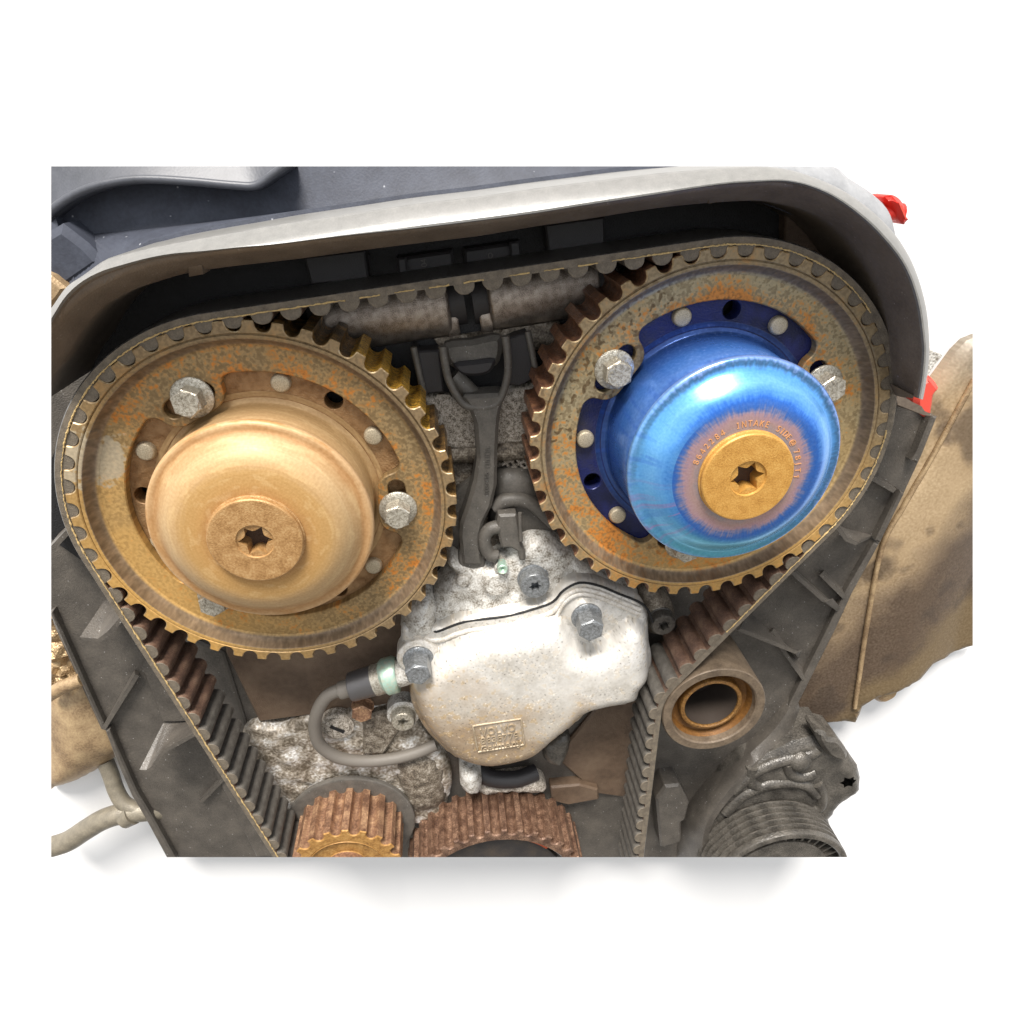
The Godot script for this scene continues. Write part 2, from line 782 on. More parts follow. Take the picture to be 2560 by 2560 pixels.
func gear_tex(which: int) -> ImageTexture:   # worn plating, rust blooms, dirt and painted-in sunlight of a pulley, laid flat over its face (2.3 units across)
	var s := 768
	var big := noise_px(s, 0.006, 11 + which * 50, 4)
	var mid := noise_px(s, 0.045, 12 + which * 50, 5)
	var fine := noise_px(s, 0.11, 13 + which * 50, 3)
	var spot := noise_px(s, 0.05, 14 + which * 50, 2)
	var out := PackedByteArray()
	out.resize(s * s * 3)
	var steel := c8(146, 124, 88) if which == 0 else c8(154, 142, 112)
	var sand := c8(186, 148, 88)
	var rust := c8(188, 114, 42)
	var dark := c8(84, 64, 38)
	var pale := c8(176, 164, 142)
	for y in s:
		var v := (0.5 - (y + 0.5) / s) * 2.3
		for x in s:
			var u := ((x + 0.5) / s - 0.5) * 2.3
			var i := y * s + x
			var r := sqrt(u * u + v * v)
			if r > 1.13 or r < 0.5:
				continue
			var th := rad_to_deg(atan2(v, u))
			var nb := big[i] / 255.0
			var nm := mid[i] / 255.0
			var nf := fine[i] / 255.0
			var bias := 0.0
			var gold := 0.0  # golden lower side, part rust and part sunlight painted into the colour
			var white := 0.0
			var tw := th + 360.0 if th < 0.0 else th
			if which == 0:
				bias = 0.015 + 0.075 * clampf(1.0 - absf(th - 5.0) / 75.0, 0.0, 1.0)
				bias += 0.14 * clampf(1.0 - absf(th - 95.0) / 26.0, 0.0, 1.0) * clampf((0.9 - r) / 0.1, 0.0, 1.0)
				bias += 0.09 * clampf(1.0 - absf(th - 132.0) / 24.0, 0.0, 1.0)
				bias += 0.05 * clampf(1.0 - absf(th + 75.0) / 40.0, 0.0, 1.0)
				bias -= 0.16 * clampf(1.0 - absf(tw - 195.0) / 45.0, 0.0, 1.0)
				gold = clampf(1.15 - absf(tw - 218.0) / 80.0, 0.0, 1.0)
				white = clampf(1.0 - absf(tw - 159.0) / 14.0, 0.0, 1.0) * clampf((r - 0.78) / 0.05, 0.0, 1.0)
			else:
				bias = 0.0
				bias += 0.30 * clampf(1.0 - absf(th - 85.0) / 75.0, 0.0, 1.0) * clampf((0.92 - r) / 0.12, 0.0, 1.0)
				bias += 0.13 * clampf(1.15 - absf(tw - 225.0) / 60.0, 0.0, 1.0)
				bias += 0.10 * clampf(1.15 - absf(tw - 275.0) / 60.0, 0.0, 1.0)
				bias += 0.13 * clampf(1.0 - absf(th + 20.0) / 40.0, 0.0, 1.0) * clampf((0.9 - r) / 0.12, 0.0, 1.0)
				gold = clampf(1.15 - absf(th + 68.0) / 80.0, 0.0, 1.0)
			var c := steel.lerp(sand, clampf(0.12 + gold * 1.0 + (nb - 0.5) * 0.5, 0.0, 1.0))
			c = c.lerp(dark, clampf((0.48 - nm) * 2.0 + (0.5 - nf) * 1.2 + (0.5 - nb) * 0.6, 0.0, 0.30) * (1.0 - 0.75 * clampf(gold, 0.0, 1.0)))
			var w := nb * 0.40 + nm * 0.32 + nf * 0.28 + bias
			var k := clampf((w - 0.535) / 0.2, 0.0, 1.0)
			k *= k * 1.25
			if r > 0.935:
				k *= 0.35 if which == 0 else 0.75
			c = c.lerp(rust.lerp(dark, clampf((0.5 - nf) * 1.8, 0.0, 0.5)), clampf(k, 0.0, 1.0) * 0.85)
			if which == 1 and th > 110.0:   # pitted spots on the plated side
				var q := clampf((spot[i] / 255.0 - 0.66) / 0.06, 0.0, 1.0)
				c = c.lerp(dark, q * 0.7)
			if r > 0.98:   # the turned rim is cleaner than the web, its golden side partly painted sun
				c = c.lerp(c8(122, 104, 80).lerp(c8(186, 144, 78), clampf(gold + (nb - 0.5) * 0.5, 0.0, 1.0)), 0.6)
			if white > 0.0:
				c = c.lerp(pale, clampf((white + nm - 0.75) / 0.2, 0.0, 1.0) * 0.85)
			if r > 0.93 and r < 0.98:   # greyer turned step between web and rim
				c = c.lerp(c8(116, 100, 86).lerp(c8(72, 62, 54), clampf((nm - 0.4) * 2.0, 0.0, 0.6)), clampf((r - 0.93) / 0.012, 0.0, 1.0) * 0.75)
			if r < 0.83:   # darker along the opening's edge and round the screws
				c = c.lerp(dark, clampf((0.83 - r) * 6.0 + (nm - 0.6) * 1.5, 0.0, 0.45) * clampf((0.6 - nb) * 3.0, 0.2, 1.0))
			out[i * 3] = int(clampf(c.r + (nf - 0.5) * 0.12, 0.0, 1.0) * 255.0)
			out[i * 3 + 1] = int(clampf(c.g + (nf - 0.5) * 0.11, 0.0, 1.0) * 255.0)
			out[i * 3 + 2] = int(clampf(c.b + (nf - 0.5) * 0.09, 0.0, 1.0) * 255.0)
	return ImageTexture.create_from_image(Image.create_from_data(s, s, false, Image.FORMAT_RGB8, out))


func hub_tex(which: int) -> ImageTexture:   # around the hub across, from its foot to its centre upwards: heat tints, brushed scratches and, on the blue one, painted reflections
	var w := 1024
	var h := 256
	var a := noise_px(1024, 0.012, 91 + which)
	var b := noise_px(1024, 0.05, 95 + which, 3)
	var g := noise_px(1024, 0.14, 99 + which, 2)
	var out := PackedByteArray()
	out.resize(w * h * 3)
	var stops: Array
	if which == 0:
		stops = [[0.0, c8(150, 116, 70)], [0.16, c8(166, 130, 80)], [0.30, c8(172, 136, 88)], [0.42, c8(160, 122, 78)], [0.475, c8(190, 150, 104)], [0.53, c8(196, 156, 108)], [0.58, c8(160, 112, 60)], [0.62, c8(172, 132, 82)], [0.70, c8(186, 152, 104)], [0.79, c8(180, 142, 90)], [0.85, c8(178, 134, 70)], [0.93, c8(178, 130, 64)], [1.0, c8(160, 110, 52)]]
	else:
		stops = [[0.0, c8(24, 44, 92)], [0.10, c8(46, 86, 158)], [0.25, c8(60, 116, 200)], [0.38, c8(82, 130, 208)], [0.45, c8(44, 70, 136)], [0.485, c8(122, 152, 218)], [0.525, c8(132, 164, 226)], [0.56, c8(56, 100, 138)], [0.60, c8(76, 148, 216)], [0.68, c8(106, 174, 236)], [0.755, c8(70, 136, 218)], [0.80, c8(30, 92, 184)], [0.845, c8(52, 96, 172)], [0.875, c8(132, 126, 156)], [0.90, c8(180, 140, 142)], [0.95, c8(182, 144, 130)], [1.0, c8(150, 142, 140)]]  # bead and dome lighter, valley darker: reflections mixed into the heat tint
	for y in h:
		# Godot's v runs from the top of the image
		var s := (y + 0.5) / h
		for x in w:
			var th := (x + 0.5) / w * 360.0
			if th > 180.0:
				th -= 360.0
			var i := y * w + x
			var na := a[(y * 4) * 1024 + x] / 255.0
			var streak := b[(y / 10) * 1024 + x] / 255.0 if which == 1 else b[(y * 4) * 1024 + absi(x - 512) / 5] / 255.0
			var hair := (g[(y / 16) * 1024 + x] / 255.0 - 0.5) * (1.0 if which == 1 else 0.3)
			var ng := g[i] / 255.0
			var ss := clampf(s + (na - 0.5) * 0.05 + (streak - 0.5) * (0.006 if which == 1 else 0.012) + hair * (0.045 if absf(s - 0.84) < 0.07 or absf(s - 0.56) < 0.04 else 0.015), 0.0, 1.0)
			var k := 0
			while k < stops.size() - 2 and ss > stops[k + 1][0]:
				k += 1
			var c: Color = stops[k][1].lerp(stops[k + 1][1], clampf((ss - stops[k][0]) / (stops[k + 1][0] - stops[k][0]), 0.0, 1.0))
			if which == 1:
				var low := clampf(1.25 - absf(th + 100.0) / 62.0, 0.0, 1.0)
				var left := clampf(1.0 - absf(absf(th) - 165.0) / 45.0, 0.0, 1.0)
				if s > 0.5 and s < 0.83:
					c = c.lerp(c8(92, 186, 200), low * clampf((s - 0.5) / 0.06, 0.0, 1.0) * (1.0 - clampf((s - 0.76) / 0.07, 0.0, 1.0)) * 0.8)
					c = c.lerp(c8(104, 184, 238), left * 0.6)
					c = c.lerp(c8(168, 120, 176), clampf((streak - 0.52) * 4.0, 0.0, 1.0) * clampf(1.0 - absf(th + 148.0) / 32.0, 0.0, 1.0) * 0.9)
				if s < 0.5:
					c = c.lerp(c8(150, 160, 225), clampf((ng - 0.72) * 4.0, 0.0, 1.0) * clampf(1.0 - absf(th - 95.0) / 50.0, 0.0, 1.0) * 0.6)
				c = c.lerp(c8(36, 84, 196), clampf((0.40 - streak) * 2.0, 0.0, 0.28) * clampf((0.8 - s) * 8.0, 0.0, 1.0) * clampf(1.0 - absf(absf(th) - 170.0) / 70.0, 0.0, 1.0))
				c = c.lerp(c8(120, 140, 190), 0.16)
			else:
				c = c.lerp(c8(158, 140, 116), 0.28)
				c = c.lerp(c8(150, 92, 38), clampf((na - 0.55) * 4.0, 0.0, 0.65) * clampf((absf(s - 0.5) - 0.0) * -9.0 + 1.0, 0.0, 1.0))
				c = c.lerp(c8(200, 172, 128), clampf((na - 0.6) * 2.0, 0.0, 0.3))
			var j := (ng - 0.5) * 0.07 + (g[y * 1024 + 3 * y % 1024] / 255.0 - 0.5) * (0.04 if which == 1 else 0.045)   # turning marks
			out[i * 3] = int(clampf(c.r + j, 0.0, 1.0) * 255.0)
			out[i * 3 + 1] = int(clampf(c.g + j, 0.0, 1.0) * 255.0)
			out[i * 3 + 2] = int(clampf(c.b + j, 0.0, 1.0) * 255.0)
	return ImageTexture.create_from_image(Image.create_from_data(w, h, false, Image.FORMAT_RGB8, out))


func bracket_tex() -> ImageTexture:   # tan that turns dark brown towards the outer lower side; 5 units across round (3.1, -0.6)
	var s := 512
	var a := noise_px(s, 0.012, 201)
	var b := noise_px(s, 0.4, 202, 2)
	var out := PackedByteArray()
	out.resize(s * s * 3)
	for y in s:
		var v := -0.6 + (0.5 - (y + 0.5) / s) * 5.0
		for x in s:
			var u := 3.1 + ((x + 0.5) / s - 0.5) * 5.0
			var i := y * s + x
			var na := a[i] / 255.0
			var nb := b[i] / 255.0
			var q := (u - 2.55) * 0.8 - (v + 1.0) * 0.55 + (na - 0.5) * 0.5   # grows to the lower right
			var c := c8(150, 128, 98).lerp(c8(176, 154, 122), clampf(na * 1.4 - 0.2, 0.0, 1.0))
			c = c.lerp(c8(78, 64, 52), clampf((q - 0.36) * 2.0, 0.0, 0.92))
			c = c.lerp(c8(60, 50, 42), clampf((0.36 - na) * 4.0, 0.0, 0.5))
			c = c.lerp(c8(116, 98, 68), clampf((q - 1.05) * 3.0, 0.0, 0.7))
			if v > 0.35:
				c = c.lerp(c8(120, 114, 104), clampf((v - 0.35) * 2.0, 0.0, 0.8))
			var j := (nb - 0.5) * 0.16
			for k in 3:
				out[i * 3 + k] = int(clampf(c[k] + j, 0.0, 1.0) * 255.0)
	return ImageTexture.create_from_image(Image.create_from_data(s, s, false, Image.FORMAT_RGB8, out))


func cover_tex() -> ImageTexture:   # white oxide above, bare brownish metal with white specks below; 2.4 units across round (0.3, -1.3)
	var s := 512
	var a := noise_px(s, 0.01, 211)
	var b := noise_px(s, 0.06, 212, 3)
	var f := noise_px(s, 0.2, 213, 2)
	var out := PackedByteArray()
	out.resize(s * s * 3)
	for y in s:
		var v := -1.3 + (0.5 - (y + 0.5) / s) * 2.4
		for x in s:
			var u := 0.3 + ((x + 0.5) / s - 0.5) * 2.4
			var i := y * s + x
			var na := a[i] / 255.0
			var nb := b[i] / 255.0
			var nf := f[i] / 255.0
			var low := clampf((-1.42 - v) * 1.5 - (u - 0.2) * 0.35 + (na - 0.5) * 1.1, 0.0, 1.0)
			var c := c8(184, 179, 170).lerp(c8(220, 218, 214), clampf(na * 1.2 + nb * 0.8 - 0.5, 0.0, 1.0))
			c = c.lerp(c8(138, 116, 90), low * 0.85)
			c = c.lerp(c8(176, 146, 100), clampf((nb - 0.60) * 4.0, 0.0, 0.5) * clampf(0.35 + low, 0.0, 1.0))
			c = c.lerp(c8(236, 232, 224), clampf((nf - 0.74) * 12.0, 0.0, 1.0) * clampf((nb - 0.45) * 4.0, 0.0, 1.0) * 0.8)
			c = c.lerp(c8(70, 66, 62), clampf((0.22 - nf) * 9.0, 0.0, 1.0) * 0.5)
			var j := (nf - 0.5) * 0.06
			for k in 3:
				out[i * 3 + k] = int(clampf(c[k] + j, 0.0, 1.0) * 255.0)
	return ImageTexture.create_from_image(Image.create_from_data(s, s, false, Image.FORMAT_RGB8, out))


func materials() -> void:
	var fine := bump_tex(3, 0.3, 3.0, 2)
	var mid := bump_tex(5, 0.16, 4.0, 3)
	var rough := bump_tex(8, 0.1, 6.0, 4)
	M.wall = mat(Color(0.9, 0.9, 0.9), 0.95, 0.0, null, 1.0, 1.0, 0.1)
	M.plastic = mat(mix_tex([c8(62, 58, 53), c8(79, 74, 68), c8(96, 90, 82)], 21, 0.015, 0.12, 0.45, 1.1, 256, 45), 0.45, 0.0, fine, 0.35, 1.2)
	M.plastic_deep = mat(mix_tex([c8(34, 32, 34), c8(50, 46, 44), c8(70, 60, 50)], 22, 0.01, 0.08, 0.3, 1.2), 0.5, 0.0, fine, 0.3, 1.6)
	M.rim = mat(mix_tex([c8(80, 70, 61), c8(100, 89, 78), c8(114, 103, 91)], 23, 0.012, 0.12, 0.45, 1.2, 256, 40), 0.42, 0.0, fine, 0.12, 1.2, 0.5)
	M.rim_top = mat(mix_tex([c8(92, 91, 88), c8(108, 107, 104), c8(124, 122, 118)], 63, 0.03, 0.2, 0.5, 1.1), 0.36, 0.0, fine, 0.06, 1.7, 0.75)  # paler and greyer than the inner slope: glare put into the colour
	M.worn_lit_edge = mat(mix_tex([c8(104, 82, 54), c8(150, 126, 90), c8(196, 178, 144)], 69, 0.03, 0.15, 0.5, 1.8), 0.4, 0.35, null, 0.0, 1.5)  # tooth edge wear, lightened further as a painted bevel highlight
	M.cover = mat(mix_tex([c8(52, 54, 61), c8(64, 67, 76), c8(76, 80, 90)], 24, 0.02, 0.14, 0.4, 0.9, 256, 20), 0.52, 0.0, fine, 0.06, 0.9, 0.3)
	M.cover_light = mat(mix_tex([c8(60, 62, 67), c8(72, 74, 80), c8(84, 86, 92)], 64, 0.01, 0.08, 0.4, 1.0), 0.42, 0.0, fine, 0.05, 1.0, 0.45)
	M.cover_grey = mat(mix_tex([c8(124, 125, 127), c8(138, 139, 141), c8(150, 151, 153)], 25, 0.02, 0.1, 0.4, 1.1), 0.5, 0.0, fine, 0.1, 1.2, 0.3)
	M.red = mat(c8(214, 44, 32), 0.4, 0.0, fine, 0.2, 2.0)
	M.red_strap = mat(c8(206, 72, 58), 0.5, 0.0, fine, 0.2, 2.0)
	M.arm = mat(mix_tex([c8(74, 71, 66), c8(90, 86, 80), c8(104, 99, 92)], 26, 0.02, 0.12, 0.45, 1.2, 256, 60), 0.48, 0.0, fine, 0.3, 1.6)
	M.rubber_front = mat(mix_tex([c8(78, 70, 60), c8(100, 91, 78), c8(120, 108, 92)], 27, 0.03, 0.15, 0.4, 1.3), 0.7, 0.0, fine, 0.5, 2.0)
	M.rubber_grey = mat(mix_tex([c8(64, 60, 56), c8(84, 80, 74), c8(104, 100, 94)], 65, 0.03, 0.15, 0.4, 1.3), 0.5, 0.0, fine, 0.6, 2.0)
	M.rubber_out = mat(mix_tex([c8(44, 43, 42), c8(62, 60, 58), c8(112, 110, 106)], 28, 0.06, 0.25, 0.6, 1.9), 0.34, 0.0, mid, 0.7, 2.5, 0.9)
	M.rubber_in = mat(mix_tex([c8(66, 48, 40), c8(98, 74, 60), c8(128, 104, 86)], 29, 0.015, 0.1, 0.45, 1.5), 0.5, 0.0, fine, 0.8, 2.0, 0.6)
	M.cord = mat(mix_tex([c8(150, 124, 80), c8(206, 180, 126)], 30, 0.1, 0.2), 0.8, 0.0, null, 1.0, 4.0)
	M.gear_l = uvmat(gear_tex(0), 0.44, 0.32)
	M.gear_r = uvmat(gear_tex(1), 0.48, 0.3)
	M.flank_l = mat(mix_tex([c8(58, 46, 34), c8(120, 92, 56), c8(190, 148, 84)], 31, 0.02, 0.12, 0.45, 1.9), 0.32, 0.55, fine, 0.7, 1.6)
	M.flank_r = mat(mix_tex([c8(78, 54, 44), c8(120, 84, 64), c8(160, 116, 84)], 32, 0.02, 0.12, 0.45, 1.7), 0.34, 0.35, mid, 0.7, 2.2)
	M.hub_l = uvmat(hub_tex(0), 0.56, 0.15)
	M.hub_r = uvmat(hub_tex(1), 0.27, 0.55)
	M.letter_cast = mat(mix_tex([c8(140, 122, 98), c8(176, 162, 140)], 72, 0.03, 0.14, 0.5, 1.5), 0.5, 0.2, fine, 0.3, 1.3)
	M.alloy_dirty = mat(mix_tex([c8(92, 82, 68), c8(160, 150, 136), c8(226, 224, 220)], 73, 0.014, 0.1, 0.4, 2.1), 0.5, 0.2, mid, 0.4, 1.1)
	M.flange_l = mat(mix_tex([c8(110, 78, 44), c8(142, 110, 74), c8(160, 128, 90)], 33, 0.012, 0.07, 0.4, 1.7), 0.5, 0.3, fine, 0.3, 1.0)
	M.flange_r = mat(mix_tex([c8(20, 26, 58), c8(30, 38, 92), c8(56, 54, 70)], 34, 0.006, 0.05, 0.2, 1.5), 0.4, 0.35, fine, 0.25, 1.0)
	M.bolt_l = mat(mix_tex([c8(136, 100, 58), c8(164, 126, 80), c8(184, 150, 104)], 35, 0.03, 0.14, 0.5, 1.6), 0.5, 0.25, fine, 0.25, 1.6)
	M.bolt_r = mat(mix_tex([c8(158, 112, 48), c8(186, 138, 66), c8(202, 160, 90)], 36, 0.03, 0.2, 0.6, 1.4), 0.48, 0.25, fine, 0.25, 1.6)
	M.socket = mat(c8(70, 52, 40), 0.5, 0.2, fine, 0.4, 2.0)
	M.bore = mat(c8(64, 56, 50), 0.5, 0.1, fine, 0.4, 2.0)
	M.zinc = mat(mix_tex([c8(120, 112, 98), c8(172, 166, 152), c8(210, 206, 194)], 37, 0.05, 0.2, 0.5, 1.7), 0.33, 0.55, mid, 0.4, 3.0)
	M.zinc_dark = mat(mix_tex([c8(92, 93, 92), c8(130, 133, 135), c8(164, 167, 170)], 66, 0.05, 0.2, 0.5, 1.6), 0.34, 0.5, mid, 0.3, 3.0)
	M.rivet = mat(mix_tex([c8(136, 124, 104), c8(178, 166, 142), c8(208, 196, 168)], 38, 0.08, 0.25, 0.5, 1.5), 0.45, 0.4, mid, 0.5, 5.0)
	M.alloy = mat(mix_tex([c8(128, 120, 108), c8(196, 192, 184), c8(224, 222, 216)], 39, 0.03, 0.14, 0.5, 2.1), 0.55, 0.2, rough, 0.3, 1.6)
	M.alloy_cover = uvmat(cover_tex(), 0.44, 0.2)
	M.alloy_rib = mat(mix_tex([c8(176, 166, 150), c8(206, 200, 190), c8(224, 220, 214)], 68, 0.03, 0.14, 0.5, 1.8), 0.5, 0.2, fine, 0.3, 1.3)
	M.block = mat(mix_tex([c8(84, 76, 66), c8(172, 162, 148), c8(214, 206, 196)], 41, 0.06, 0.2, 0.55, 2.0), 0.7, 0.1, rough, 0.25, 1.7)
	M.block_dirty = mat(mix_tex([c8(62, 54, 46), c8(112, 102, 88), c8(160, 152, 140)], 42, 0.03, 0.14, 0.5, 1.8), 0.62, 0.1, rough, 0.25, 1.6)
	M.solenoid = mat(mix_tex([c8(112, 102, 94), c8(156, 146, 136), c8(182, 172, 162)], 43, 0.03, 0.25, 0.55, 1.8), 0.28, 0.7, fine, 0.4, 2.0)
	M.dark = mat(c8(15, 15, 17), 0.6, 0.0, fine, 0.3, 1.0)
	M.connector = mat(c8(44, 42, 43), 0.5, 0.0, fine, 0.3, 2.0)
	M.panel = mat(mix_tex([c8(78, 62, 48), c8(98, 80, 64), c8(112, 94, 76)], 44, 0.01, 0.06, 0.3, 1.2), 0.55, 0.0, fine, 0.3, 1.0)
	M.crank = mat(mix_tex([c8(100, 72, 56), c8(142, 108, 84), c8(184, 148, 114)], 45, 0.015, 0.1, 0.45, 1.8), 0.34, 0.4, fine, 0.5, 1.6)
	M.crank_face = mat(mix_tex([c8(122, 86, 42), c8(160, 118, 62), c8(182, 144, 88)], 46, 0.03, 0.12, 0.5, 1.7), 0.5, 0.25, fine, 0.3, 1.5)
	M.pump_gear = mat(mix_tex([c8(70, 50, 40), c8(108, 82, 66), c8(150, 120, 98)], 47, 0.02, 0.12, 0.5, 1.9), 0.34, 0.4, mid, 0.4, 1.8)
	M.orange = mat(c8(178, 74, 32), 0.5, 0.0, fine, 0.4, 2.0)
	M.idler = mat(mix_tex([c8(78, 66, 54), c8(104, 90, 74), c8(124, 108, 90)], 48, 0.02, 0.1, 0.4, 1.3), 0.48, 0.2, fine, 0.3, 1.6)
	M.gold = mat(mix_tex([c8(80, 54, 26), c8(122, 86, 40), c8(160, 120, 64)], 49, 0.05, 0.16, 0.5, 1.7), 0.5, 0.25, mid, 0.6, 2.5)
	M.yellow_flank = mat(mix_tex([c8(58, 44, 26), c8(188, 140, 50), c8(228, 186, 84)], 70, 0.05, 0.2, 0.5, 2.4), 0.3, 0.35, fine, 0.5, 2.2)
	M.seal = mat(mix_tex([c8(92, 60, 24), c8(124, 84, 36)], 67, 0.05, 0.16), 0.55, 0.2, fine, 0.3, 2.0)
	M.casting = mat(mix_tex([c8(52, 49, 45), c8(76, 72, 66), c8(98, 93, 86)], 50, 0.015, 0.12, 0.45, 1.7), 0.36, 0.15, mid, 0.35, 1.4)
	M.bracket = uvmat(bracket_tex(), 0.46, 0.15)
	M.pot = mat(mix_tex([c8(120, 98, 74), c8(158, 134, 102), c8(182, 158, 122)], 52, 0.012, 0.12, 0.4, 1.5), 0.42, 0.3, fine, 0.3, 1.3)
	M.foil = mat(mix_tex([c8(120, 98, 72), c8(184, 158, 118)], 53, 0.03, 0.1), 0.42, 0.5, mid, 0.6, 1.5)
	M.pipe = mat(mix_tex([c8(104, 98, 86), c8(134, 126, 110)], 54, 0.02, 0.1), 0.42, 0.2, fine, 0.3, 2.0)
	M.hose = mat(c8(112, 106, 98), 0.55, 0.0, fine, 0.3, 3.0)
	M.sleeve = mat(c8(96, 94, 94), 0.35, 0.5, fine, 0.3, 3.0)
	M.green = mat(mix_tex([c8(196, 192, 168), c8(176, 208, 192), c8(214, 214, 196)], 55, 0.02, 0.05), 0.35, 0.5, fine, 0.3, 2.0)
	M.letter_gold = mat(c8(208, 152, 100), 0.45, 0.3)
	M.letter_rust = mat(c8(204, 136, 58), 0.5, 0.2)
	M.mark = mat(c8(96, 92, 88), 0.6)


# ------------------------------------------------------------------ rotating parts
func flange_bolt(rw: float, rh: float, hh: float, m: Material, n := 28) -> ArrayMesh:   # washer-faced hexagon screw, seat at z = 0
	var b := Mb.new()
	lathe(b, Vector2.ZERO, [Vector2(rw, 0.0), Vector2(rw, 0.012), Vector2(rw - 0.006, 0.018), Vector2(rh * 0.9, 0.03), Vector2(0.0, 0.032)], n)
	extr(b, b, circle(Vector2.ZERO, rh, 6, 0.26), [], 0.02, hh, 0.006, false)
	lathe(b, Vector2.ZERO, [Vector2(rh * 0.86, hh - 0.003), Vector2(rh * 0.8, hh + 0.004), Vector2(rh * 0.5, hh + 0.003), Vector2(0.0, hh + 0.001)], 18)
	for k in 3:   # stamped marks
		var a := 0.9 + k * 0.5
		b.add(solid(PackedVector2Array([Vector2.from_angle(a) * rh * 0.62, Vector2.from_angle(a + 0.2) * rh * 0.62, Vector2.from_angle(a + 0.2) * rh * 0.5, Vector2.from_angle(a) * rh * 0.5]), hh, hh + 0.007, 0.0))
	return mesh_of([[b, m]])


func socket_screw(r: float, hh: float, rs: float, m: Material) -> ArrayMesh:   # round head with a six-pointed socket
	var b := Mb.new()
	lathe(b, Vector2.ZERO, [Vector2(r * 1.1, 0.0), Vector2(r * 1.1, 0.01), Vector2(r, 0.014), Vector2(r, hh - 0.015), Vector2(r * 0.9, hh - 0.002), Vector2(r * 0.8, hh)], 30)
	var star := star_hole(rs)
	var ring := circle(Vector2.ZERO, r * 0.8, 30)
	extr(b, b, ring, [star], hh - 0.07, hh, 0.0, false)
	lathe(b, Vector2.ZERO, [Vector2(rs, hh - 0.065), Vector2(0.0, hh - 0.065)], 18)
	return mesh_of([[b, m]])


func star_hole(r: float) -> PackedVector2Array:
	var o := PackedVector2Array()
	for i in 72:
		var a := TAU * i / 72.0
		o.append(Vector2.from_angle(a + 0.12) * (r - r * 0.36 * pow(absf(sin(3.0 * a)), 0.8)))
	return o


func tooth_ring(c: Vector2, n: int, phase: float, tip: float, root: float) -> PackedVector2Array:
	var o := PackedVector2Array()
	var p := TAU / n
	for i in n:
		for t in [-0.5, -0.44, -0.37, -0.31, -0.26, -0.225, -0.2, -0.17, 0.0, 0.17, 0.2, 0.225, 0.26, 0.31, 0.37, 0.44]:
			var x := clampf((0.5 - absf(t)) / 0.31, 0.0, 1.0)
			var dep := 0.0
			if x < 1.0:
				dep = sqrt(maxf(0.0, 1.0 - pow(x, 2.4)))
			var r := lerpf(tip, root, dep)
			if absf(absf(t) - 0.2) < 0.001:
				r = lerpf(tip, root, 0.1)
			o.append(c + Vector2.from_angle(phase + (i + t) * p) * r)
	return ccw(o)


